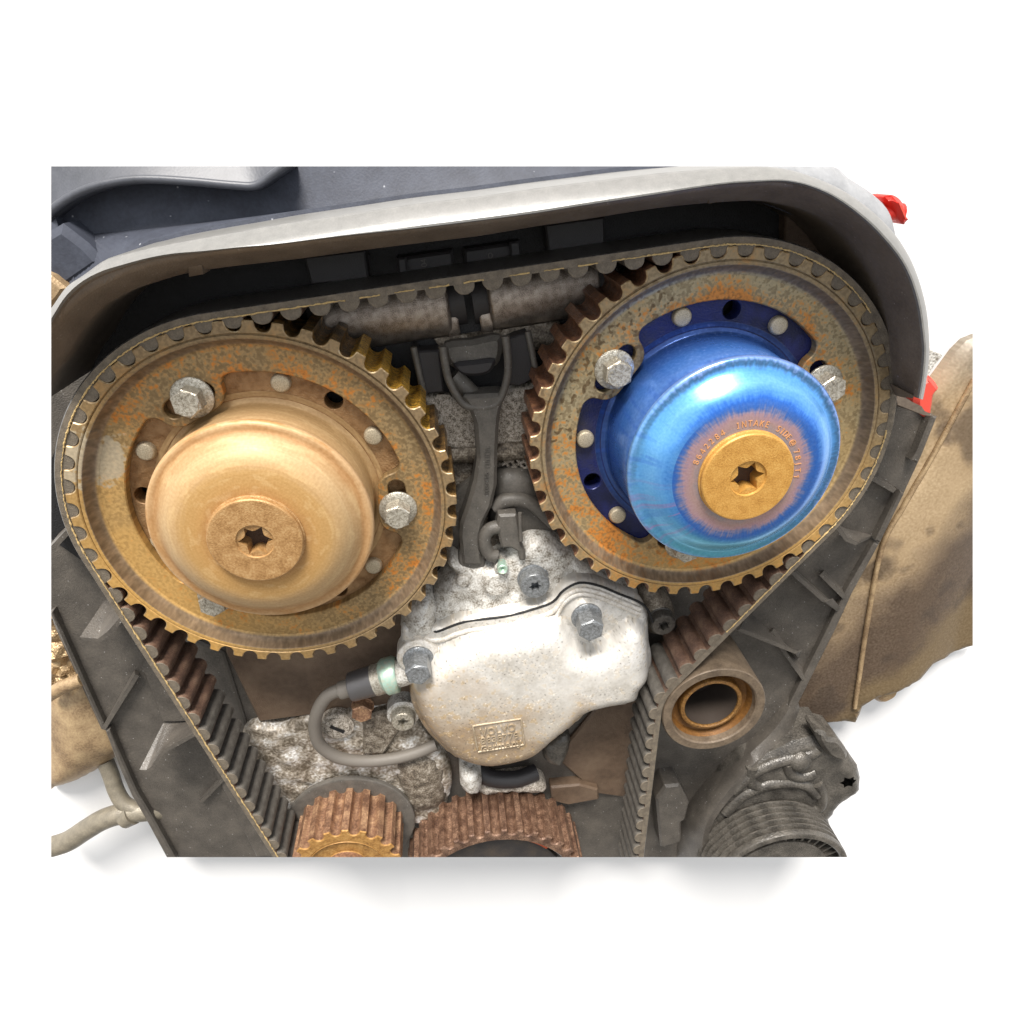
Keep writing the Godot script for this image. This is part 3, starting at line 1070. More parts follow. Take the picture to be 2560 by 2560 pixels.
func cam_pulley(which: int) -> void:
	var c := C1 if which == 0 else C2
	var phase := deg_to_rad(0.7 if which == 0 else 5.54)
	var lug0 := 117.5 if which == 0 else 24.0
	var boff := -2.5 if which == 0 else 0.4
	var hl := 0.151 if which == 0 else 0.326
	var face: Material = M.gear_l if which == 0 else M.gear_r
	var flank: Material = M.flank_l if which == 0 else M.flank_r
	var flange: Material = M.flange_l if which == 0 else M.flange_r
	var t := thing("camshaft_pulley", "rusty toothed camshaft pulley with a tan brown domed hub" if which == 0 else "rusty toothed camshaft pulley with a shiny blue domed hub", "pulley", Vector3(c.x, c.y, -0.43), "camshaft pulleys")
	var pln := [Vector3(c.x, c.y, 0), 2.3]
	# toothed rim with the turned band inside the scribed line
	var fr := Mb.new()
	var sd := Mb.new()
	var worn := Mb.new()  # bevel faces of the teeth, coloured lighter as their highlight
	extr(fr, sd, tooth_ring(c, 46, phase, 1.070, 1.0145), [circle(c, 1.003, 180)], -0.42, 0.0, 0.0055, true, worn)
	lathe(fr, c, [Vector2(1.004, -0.012), Vector2(0.998, -0.012), Vector2(0.997, 0.0), Vector2(0.984, 0.0), Vector2(0.977, -0.004), Vector2(0.972, -0.02), Vector2(0.962, -0.045), Vector2(0.948, -0.064), Vector2(0.934, -0.074), Vector2(0.92, -0.079)], 180)
	var marked := Mb.new()
	if which == 0:   # yellower flanks at the upper right
		var keep := Mb.new()
		for i in range(0, sd.p.size(), 3):
			var m := (sd.p[i] + sd.p[i + 1] + sd.p[i + 2]) / 3.0
			var a := rad_to_deg((Vector2(m.x, m.y) - c).angle())
			var dst := marked if a > 26.0 and a < 58.0 and Vector2(m.x, m.y).distance_to(c) > 1.005 else keep
			dst.tri(sd.p[i], sd.p[i + 1], sd.p[i + 2])
		sd = keep
	part("toothed_rim", [[fr, face], [sd, flank], [worn, M.worn_lit_edge], [marked, M.yellow_flank]], t, 30.0, pln)
	# web with three lugs, each with a slot
	var open := circle(c, 0.787, 120)
	for k in 3:
		var a := deg_to_rad(lug0 + 120.0 * k)
		var d := Vector2.from_angle(a)
		var e := d.orthogonal()
		var lug := PackedVector2Array()
		for sg in [-1.0, 1.0]:
			lug.append_array(circle(c + Vector2.from_angle(a + sg * 0.125) * 0.722, 0.105, 24))
		lug.append(c + d * 0.9 - e * -0.21)
		lug.append(c + d * 0.9 + e * -0.21)
		lug = ccw(Geometry2D.convex_hull(lug).slice(1))
		open = Geometry2D.clip_polygons(open, lug)[0]
	open = soft(open, 0.065)
	var holes := [open]
	for k in 3:
		var a := lug0 + 120.0 * k
		var s := PackedVector2Array()
		for j in 9:
			s.append(c + Vector2.from_angle(deg_to_rad(a - 8.0 + 2.0 * j)) * (0.726 + 0.052))
		for j in range(1, 8):
			s.append(c + Vector2.from_angle(deg_to_rad(a + 8.0)) * 0.726 + Vector2.from_angle(deg_to_rad(a + 8.0) + PI * j / 8.0) * 0.052)
		for j in 9:
			s.append(c + Vector2.from_angle(deg_to_rad(a + 8.0 - 2.0 * j)) * (0.726 - 0.052))
		for j in range(1, 8):
			s.append(c + Vector2.from_angle(deg_to_rad(a - 8.0)) * 0.726 + Vector2.from_angle(deg_to_rad(a - 8.0) + PI + PI * j / 8.0) * 0.052)
		holes.append(ccw(s))
	var wf := Mb.new()
	var ws := Mb.new()
	extr(wf, ws, circle(c, 0.985, 180), holes, -0.142, -0.08, 0.006)
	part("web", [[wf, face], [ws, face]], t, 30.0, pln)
	var bolt := flange_bolt(0.112, 0.08, 0.125, M.zinc)
	for k in 3:
		var a := deg_to_rad(lug0 + boff + 120.0 * k)
		inst("flange_bolt", bolt, t, moved(c + Vector2.from_angle(a) * 0.726, -0.08, 0.4 + k * 0.9))
	# flange behind the web: rivets and open holes
	var fh := []
	for k in 3:
		fh.append(circle(c + Vector2.from_angle(deg_to_rad(lug0 + 60.0 + 120.0 * k + (0.0 if which == 1 else -2.5))) * 0.722, 0.052, 24))
	var fl := Mb.new()
	extr(fl, fl, circle(c, 0.86, 96), fh, -0.27, -0.149, 0.004)
	part("flange", [[fl, flange]], t)
	var back := Mb.new()
	lathe(back, c, [Vector2(0.98, -0.41), Vector2(0.98, -0.36), Vector2(0.0, -0.36)], 64)
	part("back_plate", [[back, M.dark]], t)
	var rv := Mb.new()
	lathe(rv, Vector2.ZERO, [Vector2(0.054, 0.0), Vector2(0.054, 0.022), Vector2(0.049, 0.034), Vector2(0.040, 0.040), Vector2(0.0, 0.042)], 24)
	var rivet := mesh_of([[rv, M.rivet]])
	for k in 3:
		for j in [-23.2, 23.2]:
			var a := deg_to_rad(lug0 + 60.0 + 120.0 * k + j + (0.0 if which == 1 else -2.5))
			inst("rivet", rivet, t, moved(c + Vector2.from_angle(a) * 0.722, -0.15, k))
	# hub
	var hub := Mb.new()
	var foot := [Vector2(0.66, -0.147), Vector2(0.630, -0.147), Vector2(0.627, -0.153), Vector2(0.622, -0.147), Vector2(0.606, -0.144), Vector2(0.594, -0.132), Vector2(0.588, -0.11)]
	if which == 0:
		foot.append_array([Vector2(0.586, -0.02), Vector2(0.582, 0.02), Vector2(0.574, 0.045), Vector2(0.569, 0.07), Vector2(0.572, 0.09), Vector2(0.585, 0.108), Vector2(0.597, 0.126), Vector2(0.604, hl)])
	else:
		foot.append_array([Vector2(0.583, 0.0), Vector2(0.578, 0.12), Vector2(0.572, 0.19), Vector2(0.562, 0.222), Vector2(0.546, 0.246), Vector2(0.536, 0.266), Vector2(0.540, 0.282), Vector2(0.562, 0.295), Vector2(0.582, 0.308), Vector2(0.592, hl)])
	var rl: float = foot[-1].x
	var cap := [Vector2(rl, hl), Vector2(rl - 0.003, hl + 0.015), Vector2(rl - 0.011, hl + 0.025), Vector2(rl - 0.024, hl + 0.030), Vector2(rl - 0.040, hl + 0.029), Vector2(rl - 0.058, hl + 0.034), Vector2(rl - 0.08, hl + 0.054), Vector2(rl - 0.115, hl + 0.092), Vector2(rl - 0.145, hl + 0.117), Vector2(rl - 0.17, hl + 0.133), Vector2(rl - 0.195, hl + 0.143), Vector2(rl - 0.22, hl + 0.149), Vector2(rl - 0.25, hl + 0.153), Vector2(0.31, hl + 0.157), Vector2(0.245, hl + 0.16)]
	var b1 := lathe(Mb.new(), c, foot, 128)
	var b2 := lathe(Mb.new(), c, cap, 128)
	for i in b1.t.size():
		b1.t[i].y *= 0.5
	for i in b2.t.size():
		b2.t[i].y = 0.5 + 0.5 * b2.t[i].y
	hub.add(b1)
	hub.add(b2)
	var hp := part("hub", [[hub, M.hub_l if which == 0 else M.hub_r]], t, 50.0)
	hp.set_meta("label", "tan brown rust-stained domed hub" if which == 0 else "heat-tinted blue domed hub")
	# centre bolt with a star socket
	var cb := Mb.new()
	lathe(cb, c, [Vector2(0.252, hl + 0.15), Vector2(0.252, hl + 0.168), Vector2(0.246, hl + 0.172), Vector2(0.246, hl + 0.196), Vector2(0.240, hl + 0.203), Vector2(0.23, hl + 0.205)], 96)
	var star := star_hole(0.091)
	for i in star.size():
		star[i] = star[i].rotated(-0.1 if which == 0 else 0.1) + c
	lathe(cb, c, [Vector2(0.23, hl + 0.205), Vector2(0.099, hl + 0.205), Vector2(0.0945, hl + 0.194)], 96)
	extr(cb, cb, circle(c, 0.0955, 48), [star], hl + 0.09, hl + 0.193, 0.0, false)
	var bp := part("centre_bolt", [[cb, M.bolt_l if which == 0 else M.bolt_r]], t, 30.0)
	var sb := Mb.new()
	lathe(sb, c, [Vector2(0.12, hl + 0.105), Vector2(0.0, hl + 0.10)], 24)
	part("socket_floor", [[sb, M.socket]], bp)
	# stamped lettering round the bolt
	var ltr := Mb.new()
	var words := [["8642284", 163.0, -6.7], ["INTAKE", 106.0, -6.2], ["SIDE", 61.0, -5.2], ["@", 37.0, 0.0], ["78JT1", 25.0, -7.4]] if which == 1 else []
	for w in words:
		for k in w[0].length():
			var a := deg_to_rad(w[1] + w[2] * k)
			letters(ltr, w[0][k], 0.031, 0.003, moved(c + Vector2.from_angle(a) * 0.285, hl + 0.16, a - PI * 0.5))
	if ltr.p.size():
		part("stamped_lettering", [[ltr, M.letter_gold if which == 1 else M.letter_rust]], t)


# ------------------------------------------------------------------ belt
func tangent_point(p: Vector2, c: Vector2, r: float, side: float) -> Vector2:
	var d := p - c
	var a := acos(r / d.length()) * side
	return c + d.normalized().rotated(a) * r


func belt() -> void:
	var ri := 1.074
	var th := 0.046
	var idc := Vector2(1.475, -1.70)
	var idr := 0.385 + th
	var path := PackedVector2Array()
	var p0 := Vector2(-1.61, -3.5)
	var ta := tangent_point(p0, C1, ri, -1.0)
	var dir := (C2 - C1).normalized()
	var nrm := Vector2(-dir.y, dir.x)
	var tb := C1 + nrm * ri
	var tc := C2 + nrm * ri
	# crossing tangent from pulley 2 to the idler
	var d := idc - C2
	var be := acos((ri + idr) / d.length())
	var td := C2 + d.normalized().rotated(be) * ri
	var te := idc - d.normalized().rotated(be) * idr
	var p1 := Vector2(1.05, -3.7)
	var tf := tangent_point(p1, idc, idr, -1.0)
	if tf.x > idc.x:
		tf = tangent_point(p1, idc, idr, 1.0)
	var segs := [[p0, ta, null, 0.0], [ta, tb, C1, ri], [tb, tc, null, 0.0], [tc, td, C2, ri], [td, te, null, 0.0], [te, tf, idc, -idr], [tf, p1, null, 0.0]]
	var pts := PackedVector2Array()
	var nrs := PackedVector2Array()
	for s in segs:
		var a: Vector2 = s[0]
		var b: Vector2 = s[1]
		if s[2] == null:
			var n := int(a.distance_to(b) / 0.06) + 1
			var q := (b - a).normalized()
			for k in n:
				pts.append(a.lerp(b, float(k) / n))
				nrs.append(Vector2(-q.y, q.x))
		else:
			var c: Vector2 = s[2]
			var r: float = absf(s[3])
			var a0 := (a - c).angle()
			var a1 := (b - c).angle()
			var cw: bool = s[3] > 0.0
			if cw:
				while a1 > a0:
					a1 -= TAU
			else:
				while a1 < a0:
					a1 += TAU
			var n := int(absf(a1 - a0) / 0.035) + 1
			for k in n:
				var v := Vector2.from_angle(lerpf(a0, a1, float(k) / n))
				pts.append(c + v * r)
				nrs.append(v if cw else -v)
	pts.append(p1)
	nrs.append(Vector2(1, 0))
	var out := Mb.new()
	var frn := Mb.new()
	var inn := Mb.new()
	for i in pts.size() - 1:
		var a := pts[i]
		var b := pts[i + 1]
		var ao := a + nrs[i] * th
		var bo := b + nrs[i + 1] * th
		var am := a + nrs[i] * (th - 0.006)
		var bm := b + nrs[i + 1] * (th - 0.006)
		var hf := -0.008
		var hb := -0.41
		frn.quad(Vector3(b.x, b.y, hf), Vector3(a.x, a.y, hf), Vector3(am.x, am.y, hf), Vector3(bm.x, bm.y, hf))
		out.quad(Vector3(bm.x, bm.y, hf), Vector3(am.x, am.y, hf), Vector3(ao.x, ao.y, hf - 0.008), Vector3(bo.x, bo.y, hf - 0.008))
		out.quad(Vector3(bo.x, bo.y, hf - 0.008), Vector3(ao.x, ao.y, hf - 0.008), Vector3(ao.x, ao.y, hb), Vector3(bo.x, bo.y, hb))
		inn.quad(Vector3(a.x, a.y, hf), Vector3(b.x, b.y, hf), Vector3(b.x, b.y, hb), Vector3(a.x, a.y, hb))
		inn.quad(Vector3(a.x, a.y, hb), Vector3(b.x, b.y, hb), Vector3(bo.x, bo.y, hb), Vector3(ao.x, ao.y, hb))
	var t := thing("timing_belt", "worn black toothed belt running round both camshaft pulleys", "belt", Vector3(p0.x, p0.y, -0.2))
	part("belt_band", [[slice(out), M.rubber_out], [slice(frn), M.rubber_front], [slice(inn), M.rubber_in]], t)
	# teeth: one shared piece per cut of wear, one node each
	var kinds := []
	var shapes := []
	var grey := []
	for kd in 3:
		rng.seed = 40 + kd
		var o := PackedVector2Array()
		for k in 13:
			var a := PI * k / 12.0
			var x := cos(a)
			var w := 0.047 + 0.008 * (1.0 - sin(a))
			o.append(Vector2(x * w + rng.randf_range(-0.0012, 0.0012), -pow(sin(a), 0.7) * 0.055 + rng.randf_range(-0.0012, 0.0012)))
		o.append(Vector2(-0.056, 0.012))
		o.append(Vector2(0.056, 0.012))
		o = ccw(o)
		shapes.append(o)
		var f := Mb.new()
		var s := Mb.new()
		extr(f, s, o, [], -0.405, -0.009, 0.003, false)
		kinds.append(mesh_of([[f, M.rubber_front], [s, M.rubber_in]]))
		grey.append(mesh_of([[f, M.rubber_front], [s, M.rubber_grey]]))
	var acc := 0.0
	var pitch := TAU * 1.06 / 46.0
	# phase: a tooth sits in a valley of pulley 1
	var s_arc := p0.distance_to(ta)
	var a_ta := (ta - C1).angle()
	var pang := TAU / 46.0
	var first := fposmod(a_ta - deg_to_rad(0.7) - pang * 0.5, pang)   # going clockwise, angle to the next valley
	var gp := pang * ri
	var off := fposmod(s_arc + first * ri, gp)
	var want := off
	var k := 0
	for i in pts.size() - 1:
		var l := pts[i].distance_to(pts[i + 1])
		while want <= acc + l:
			var q := (want - acc) / l
			var c := pts[i].lerp(pts[i + 1], q)
			var n := nrs[i].slerp(nrs[i + 1], q)
			var x := moved(c, 0.0, n.angle() - PI * 0.5)
			var lo := 1e9
			var hi := -1e9
			for qq: Vector3 in [Vector3(c.x, c.y, 0.0), Vector3(c.x, c.y, -0.41)]:
				for w in [-0.06, 0.06]:
					var y := row_of(qq + Vector3(0, w, 0))
					lo = minf(lo, y)
					hi = maxf(hi, y)
			if hi < 2143.0:
				var clean := c.y < -1.3 - 0.12 * (k % 4) or (c.y > 0.9 and c.x > -1.0 and c.x < 0.7)
				inst("belt_tooth", grey[k % 3] if clean else kinds[k % 3], t, x)
			elif lo < 2143.0:
				var tf2 := Mb.new()
				var ts2 := Mb.new()
				extr(tf2, ts2, shapes[k % 3], [], -0.405, -0.009, 0.003, false)
				tf2.xf(x)
				ts2.xf(x)
				part("belt_tooth", [[slice(tf2), M.rubber_front], [slice(ts2), M.rubber_grey]], t)
			k += 1
			want += gp
		acc += l
	# frayed cord that shows along the front edge
	for run in [[0.02, 0.36], [0.345, 0.6], [0.62, 0.86]]:
		pass
	var cp := PackedVector3Array()
	var rad := []
	rng.seed = 77
	var runs := []
	for i in pts.size() - 1:
		var c := pts[i]
		var on := true
		var rel1 := (c - C1).angle()
		var rel2 := (c - C2).angle()
		var thick := 0.0048
		if i < 3 or c.y < -3.0:
			thick = 0.004
		if c.distance_to(C1) < 1.2 and absf(rel1) > 2.45 and rel1 > 0.0 and rel1 > 2.75:
			thick = 0.0035
		if c.distance_to(C2) < 1.2 and rel2 > 0.05 and rel2 < 0.75:
			on = false
		if c.y < -1.0 and c.x > 0.5:
			on = false
		if c.x > -0.9 and c.x < 0.6 and c.y > 0.8:
			thick = 0.0045
			on = fmod(c.x * 7.0 + 10.0, 1.3) > 0.45
		if on:
			for j in 4:
				var cc := c.lerp(pts[i + 1], j / 4.0) + nrs[i] * (0.0055 + rng.randf_range(-0.0022, 0.0022))
				cp.append(Vector3(cc.x, cc.y, -0.007 + rng.randf_range(0.0, 0.003)))
				rad.append(thick * rng.randf_range(0.35, 1.3))
		elif cp.size() > 3:
			runs.append([cp, rad])
			cp = PackedVector3Array()
			rad = []
		else:
			cp = PackedVector3Array()
			rad = []
	if cp.size() > 3:
		runs.append([cp, rad])
	for r in runs:
		part("frayed_cord", [[slice(tube(Mb.new(), r[0], r[1], 6)), M.cord]], t, 60.0)


func idler() -> void:
	var c := Vector2(1.475, -1.70)
	var t := thing("idler_pulley", "smooth brown idler pulley with a rusty hollow centre, against the belt back", "pulley", Vector3(c.x, c.y, -0.45))
	var b := Mb.new()
	lathe(b, c, [Vector2(0.375, -0.52), Vector2(0.385, -0.51), Vector2(0.385, -0.012), Vector2(0.376, 0.0), Vector2(0.322, 0.0), Vector2(0.312, -0.01), Vector2(0.306, -0.06)], 96)
	part("roller", [[b, M.idler]], t)
	var g := Mb.new()
	lathe(g, c, [Vector2(0.307, -0.055), Vector2(0.285, -0.11), Vector2(0.26, -0.12), Vector2(0.232, -0.125)], 72)
	part("dust_seal", [[g, M.seal]], t)
	var k := Mb.new()
	lathe(k, c, [Vector2(0.234, -0.13), Vector2(0.234, -0.07), Vector2(0.228, -0.058), Vector2(0.208, -0.052), Vector2(0.2, -0.06), Vector2(0.198, -0.3)], 72)
	part("inner_ring", [[k, M.gold]], t)
	var d := Mb.new()
	lathe(d, c, [Vector2(0.197, -0.07), Vector2(0.196, -0.42), Vector2(0.0, -0.42)], 48)
	part("bore", [[d, M.bore]], t)


func low_gears() -> void:
	var c := Vector2(-1.292, -3.06)
	var t := thing("crankshaft_gear", "small gold-faced toothed crankshaft gear at the bottom edge", "gear", Vector3(c.x, c.y, -0.4))
	var f := Mb.new()
	var s := Mb.new()
	extr(f, s, tooth_ring(c, 19, 0.18, 0.425, 0.372), [circle(c, 0.3, 64)], -0.42, -0.02, 0.008)
	lathe(f, c, [Vector2(0.302, -0.03), Vector2(0.296, -0.02), Vector2(0.285, -0.045), Vector2(0.16, -0.05), Vector2(0.155, -0.045)], 64)
	part("toothed_ring", [[slice(s), M.crank], [slice(f), M.crank_face]], t, 30.0)
	var g := Mb.new()
	lathe(g, c, [Vector2(0.52, -0.46), Vector2(0.52, -0.43), Vector2(0.505, -0.42), Vector2(0.3, -0.42)], 64)
	part("guide_disc", [[slice(g), M.arm]], t)
	var n := Mb.new()
	lathe(n, c, [Vector2(0.155, -0.06), Vector2(0.155, 0.02), Vector2(0.145, 0.03), Vector2(0.0, 0.03)], 40)
	part("centre_bolt", [[slice(n), M.crank]], t)

	c = Vector2(-0.11, -3.60)
	t = thing("water_pump_gear", "wide reddish brown toothed water pump gear at the bottom edge", "gear", Vector3(c.x, c.y, -0.5))
	f = Mb.new()
	s = Mb.new()
	extr(f, s, tooth_ring(c, 36, 0.1, 0.755, 0.705), [circle(c, 0.64, 96)], -0.5, -0.06, 0.01)
	part("toothed_ring", [[slice(s), M.pump_gear], [slice(f), M.pump_gear]], t, 30.0)
	g = Mb.new()
	lathe(g, c, [Vector2(0.642, -0.07), Vector2(0.63, -0.1), Vector2(0.62, -0.2), Vector2(0.55, -0.22), Vector2(0.55, -0.16), Vector2(0.53, -0.15), Vector2(0.0, -0.15)], 72)
	part("face_plate", [[slice(g), M.plastic_deep]], t)
	var o := Mb.new()
	lathe(o, c, [Vector2(0.62, -0.19), Vector2(0.615, -0.14), Vector2(0.56, -0.14), Vector2(0.555, -0.2)], 30, 0.75, 1.25)
	part("orange_seal", [[slice(o), M.orange]], t)

	c = Vector2(2.35, -3.77)
	t = thing("grooved_pulley", "grey ribbed accessory belt pulley at the lower right corner", "pulley", Vector3(c.x, c.y, -0.4))
	var prof := [Vector2(0.5, -0.43), Vector2(0.615, -0.43), Vector2(0.622, -0.41)]
	for k in 6:
		var h := -0.39 + 0.058 * k
		prof.append_array([Vector2(0.624, h), Vector2(0.578, h + 0.020), Vector2(0.578, h + 0.028), Vector2(0.624, h + 0.046)])
	prof.append_array([Vector2(0.624, -0.03), Vector2(0.616, -0.008), Vector2(0.6, 0.0), Vector2(0.575, 0.0), Vector2(0.565, -0.012), Vector2(0.555, -0.2)])
	var b := Mb.new()
	lathe(b, c, prof, 128)
	part("grooved_rim", [[slice(b), M.casting]], t, 30.0)
	b = Mb.new()
	for k in 40:
		var a := TAU * k / 40.0
		var d := Vector2.from_angle(a)
		var e := d.orthogonal() * 0.01
		b.add(solid(ccw(PackedVector2Array([c + d * 0.45 + e, c + d * 0.56 + e, c + d * 0.56 - e, c + d * 0.45 - e])), -0.2, -0.07))
	lathe(b, c, [Vector2(0.46, -0.19), Vector2(0.455, -0.06), Vector2(0.43, -0.05), Vector2(0.0, -0.05)], 72)
	part("face_plate", [[slice(b), M.casting]], t)


# ------------------------------------------------------------------ covers and castings
func rim_lines() -> Array:
	var a := [90, 815, 128, 771, 166, 718, 209, 688, 266, 648, 315, 635, 365, 622, 431, 609, 514, 594, 597, 580, 700, 561, 866, 536, 1031, 511, 1197, 491, 1340, 471, 1466, 455, 1631, 435, 1797, 421, 1913, 417, 1979, 426, 2046, 448, 2112, 479, 2178, 526, 2228, 575, 2261, 622, 2284, 668, 2304, 728, 2317, 794, 2321, 877, 2314, 943, 2304, 996]
	var b := [90, 850, 128, 797, 160, 746, 199, 708, 249, 680, 299, 664, 365, 646, 431, 634, 514, 627, 597, 618, 700, 609, 866, 588, 1031, 571, 1197, 551, 1340, 532, 1466, 512, 1631, 487, 1797, 461, 1890, 454, 1963, 452, 2029, 466, 2095, 497, 2162, 547, 2211, 596, 2251, 646, 2277, 696, 2297, 762, 2307, 828, 2311, 878, 2306, 943, 2297, 996]
	var c := [100, 1010, 133, 943, 166, 897, 209, 824, 252, 776, 285, 752, 332, 726, 398, 703, 464, 684, 564, 668, 739, 648, 866, 631, 1031, 610, 1197, 590, 1340, 566, 1466, 548, 1631, 522, 1764, 508, 1880, 502, 1940, 508, 2022, 529, 2079, 560, 2128, 605, 2171, 665, 2201, 721, 2221, 784, 2229, 840, 2233, 900, 2243, 990]
	return [resample(smooth3(line3(a, 0.20), 4), 150), resample(smooth3(line3(b, 0.31), 4), 150), resample(smooth3(line3(c, 0.02), 4), 150)]


func at_h(p: PackedVector3Array, h: float) -> PackedVector3Array:
	var o := PackedVector3Array()
	for v in p:
		o.append(Vector3(v.x, v.y, h))
	return o


func mixed(a: PackedVector3Array, b: PackedVector3Array, s: float, dh := 0.0) -> PackedVector3Array:
	var o := PackedVector3Array()
	for i in a.size():
		var w := clampf(Vector2(a[i].x - b[i].x, a[i].y - b[i].y).length() / 0.12, 0.0, 1.0)
		o.append(a[i].lerp(b[i], s) + Vector3(0, 0, dh * w))
	return o


func covers() -> void:
	var rl := rim_lines()
	var ra: PackedVector3Array = rl[0]
	var rb: PackedVector3Array = rl[1]
	var rc: PackedVector3Array = rl[2]
	# rear timing cover: floor, rim, edge flanges, ribs
	var t := thing("rear_timing_cover", "black plastic rear timing cover with a pale arched rim around the pulleys", "engine cover", Vector3(0, -1.4, -0.66))
	var fo := PackedVector2Array()
	for v in ra:
		fo.append(Vector2(v.x, v.y))
	var down := [2344, 1043, 2324, 1093, 2307, 1136, 2261, 1235, 2201, 1358, 2132, 1483, 2092, 1570, 1989, 1775, 1943, 1875, 1880, 1990, 1800, 2170, 420, 2190, 418, 2143, 362, 2047, 329, 1991, 292, 1908, 262, 1825, 252, 1825, 199, 1709, 143, 1586, 118, 1520, 100, 1400, 60, 1250, 40, 1000, 60, 700]
	for i in range(0, down.size(), 2):
		var v := pix(down[i], down[i + 1], -0.6)
		fo.append(Vector2(v.x, v.y))
	part("floor", [[slice(solid(ccw(fo), -0.70, -0.60, 0.01)), M.plastic]], t)
	var rm := Mb.new()
	var inner0 := at_h(rc, -0.6)
	var outer0 := at_h(ra, -0.7)
	var rows := [outer0, ra, mixed(ra, rb, 0.08, 0.012), mixed(ra, rb, 0.3, 0.022), mixed(ra, rb, 0.65, 0.022), mixed(ra, rb, 0.9, 0.012), rb, mixed(rb, rc, 0.06, -0.006), mixed(rb, rc, 0.10, -0.026), mixed(rb, rc, 0.3, 0.012), mixed(rb, rc, 0.93, 0.012), rc, mixed(rc, inner0, 0.04), inner0]
	var rtop := Mb.new()
	loft(rtop, rows.slice(0, 8))
	loft(rm, rows.slice(7))
	loft(rm, [inner0, outer0])
	for e in [0, -1]:   # the rim's two ends
		for r in range(1, rows.size() - 1):
			if e == 0:
				rm.tri(rows[0][e], rows[r][e], rows[r + 1][e])
			else:
				rm.tri(rows[0][e], rows[r + 1][e], rows[r][e])
	var rpart := part("rim", [[slice(rtop), M.rim_top], [slice(rm), M.rim]], t, 34.0)
	rpart.set_meta("label", "arched rim of the rear timing cover, its top toned paler for glare")
	# added black sheet that stands for the shade deep behind the rim
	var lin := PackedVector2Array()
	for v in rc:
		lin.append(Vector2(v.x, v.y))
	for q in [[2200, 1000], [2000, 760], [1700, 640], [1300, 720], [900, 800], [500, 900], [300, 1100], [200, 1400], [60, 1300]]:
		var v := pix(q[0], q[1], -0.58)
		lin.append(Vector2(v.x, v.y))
	part("shade_lining", [[slice(solid(ccw(lin), -0.62, -0.585, 0.0)), M.dark]], t)
	# little moulded catches on the rim's inner slope
	for q in [[470, 668, 505, 690], [1770, 486, 1805, 507], [560, 640, 600, 655]]:
		var m := Mb.new()
		slab(m, path3([q[0], q[1], 0.14, q[2], q[1] - 6, 0.14, q[2] + 3, q[3] - 4, 0.06, q[0] + 3, q[3] + 2, 0.06]), Vector3(0, 0, -0.12))
		part("catch", [[m, M.rim]], t)
	# dark uprights between the rim and the belt
	for q in [[760, 643, 912, 625, 922, 700, 778, 712], [1363, 562, 1512, 542, 1513, 610, 1372, 630]]:
		part("upright", [[solid(pl(q, -0.42), -0.6, -0.42, 0.01), M.connector]], t)
	var brown := pl([1964, 512, 2060, 560, 2130, 640, 2190, 760, 2210, 860, 2100, 760, 2000, 660, 1962, 640], -0.5)
	part("inner_panel", [[solid(brown, -0.6, -0.5, 0.01), M.panel]], t)
	# outer flanges
	for e in [[[122, 1533, 143, 1580, 199, 1703, 254, 1822, 262, 1818, 207, 1697, 152, 1574, 132, 1528], -0.54], [[262, 1828, 292, 1908, 329, 1991, 362, 2047, 418, 2150, 440, 2150, 378, 2040, 342, 1981, 305, 1898, 275, 1822], -0.54], [[2344, 1043, 2324, 1093, 2307, 1136, 2294, 1160, 2281, 1152, 2294, 1130, 2311, 1088, 2331, 1038], -0.52], [[2262, 1236, 2201, 1358, 2190, 1352, 2251, 1226], -0.53], [[2199, 1362, 2132, 1483, 2092, 1570, 1989, 1775, 1943, 1875, 1926, 1868, 1972, 1768, 2076, 1562, 2118, 1476, 2188, 1356], -0.54]]:
		part("edge_flange", [[slice(solid(pl(e[0], e[1]), -0.62, e[1], 0.012)), M.plastic]], t)
	# ribs: foot line on the floor, crest line above it
	var ribs := [
		[[150, 1330, 170, 1312], [100, 1395, 172, 1318], -0.36],
		[[262, 1500, 300, 1490], [199, 1593, 245, 1597, 272, 1576, 303, 1540], -0.28],
		[[268, 1795, 336, 1675], [253, 1822, 338, 1686], -0.54],
		[[408, 1808, 492, 1800], [349, 1924, 372, 1925, 403, 1878, 492, 1828], -0.30],
		[[500, 1996, 560, 1930], [498, 2004, 562, 1938], -0.55],
		[[2120, 1140, 2242, 1222], [2116, 1152, 2240, 1224], -0.52],
		[[2110, 1320, 2183, 1338], [2095, 1310, 2120, 1345, 2148, 1356, 2158, 1346], -0.36],
		[[1990, 1425, 2110, 1530], [1985, 1428, 2066, 1500, 2082, 1496], -0.38],
		[[2060, 1425, 2120, 1485], [2056, 1432, 2116, 1492], -0.54],
		[[1870, 1530, 2000, 1640], [1850, 1570, 1995, 1628, 2008, 1622], -0.36],
		[[1935, 1570, 2020, 1690], [1930, 1578, 2014, 1696], -0.54],
	]
	for r in ribs:
		var foot := line3(r[0], -0.6)
		var crest := line3(r[1], r[2])
		var poly := PackedVector3Array()
		for v in foot:
			poly.append(v)
		for i in range(crest.size() - 1, -1, -1):
			poly.append(crest[i])
		# a plate a few hundredths thick whose face is seen from above
		var n := resample(crest, 14)
		var g := resample(foot, 14)
		var c2 := PackedVector3Array()
		var d2 := PackedVector3Array()
		var d := (n[13] - n[0]).normalized()
		var off := d.cross(Vector3(0, 0, 1)).normalized() * 0.03
		if off.y > 0.0:
			off = -off
		for i in 14:
			c2.append(n[i] + off)
			d2.append(g[i] + off)
		var m := loft(Mb.new(), [g, n, c2, d2], true, true)
		part("rib", [[slice(m), M.plastic]], t, 30.0)
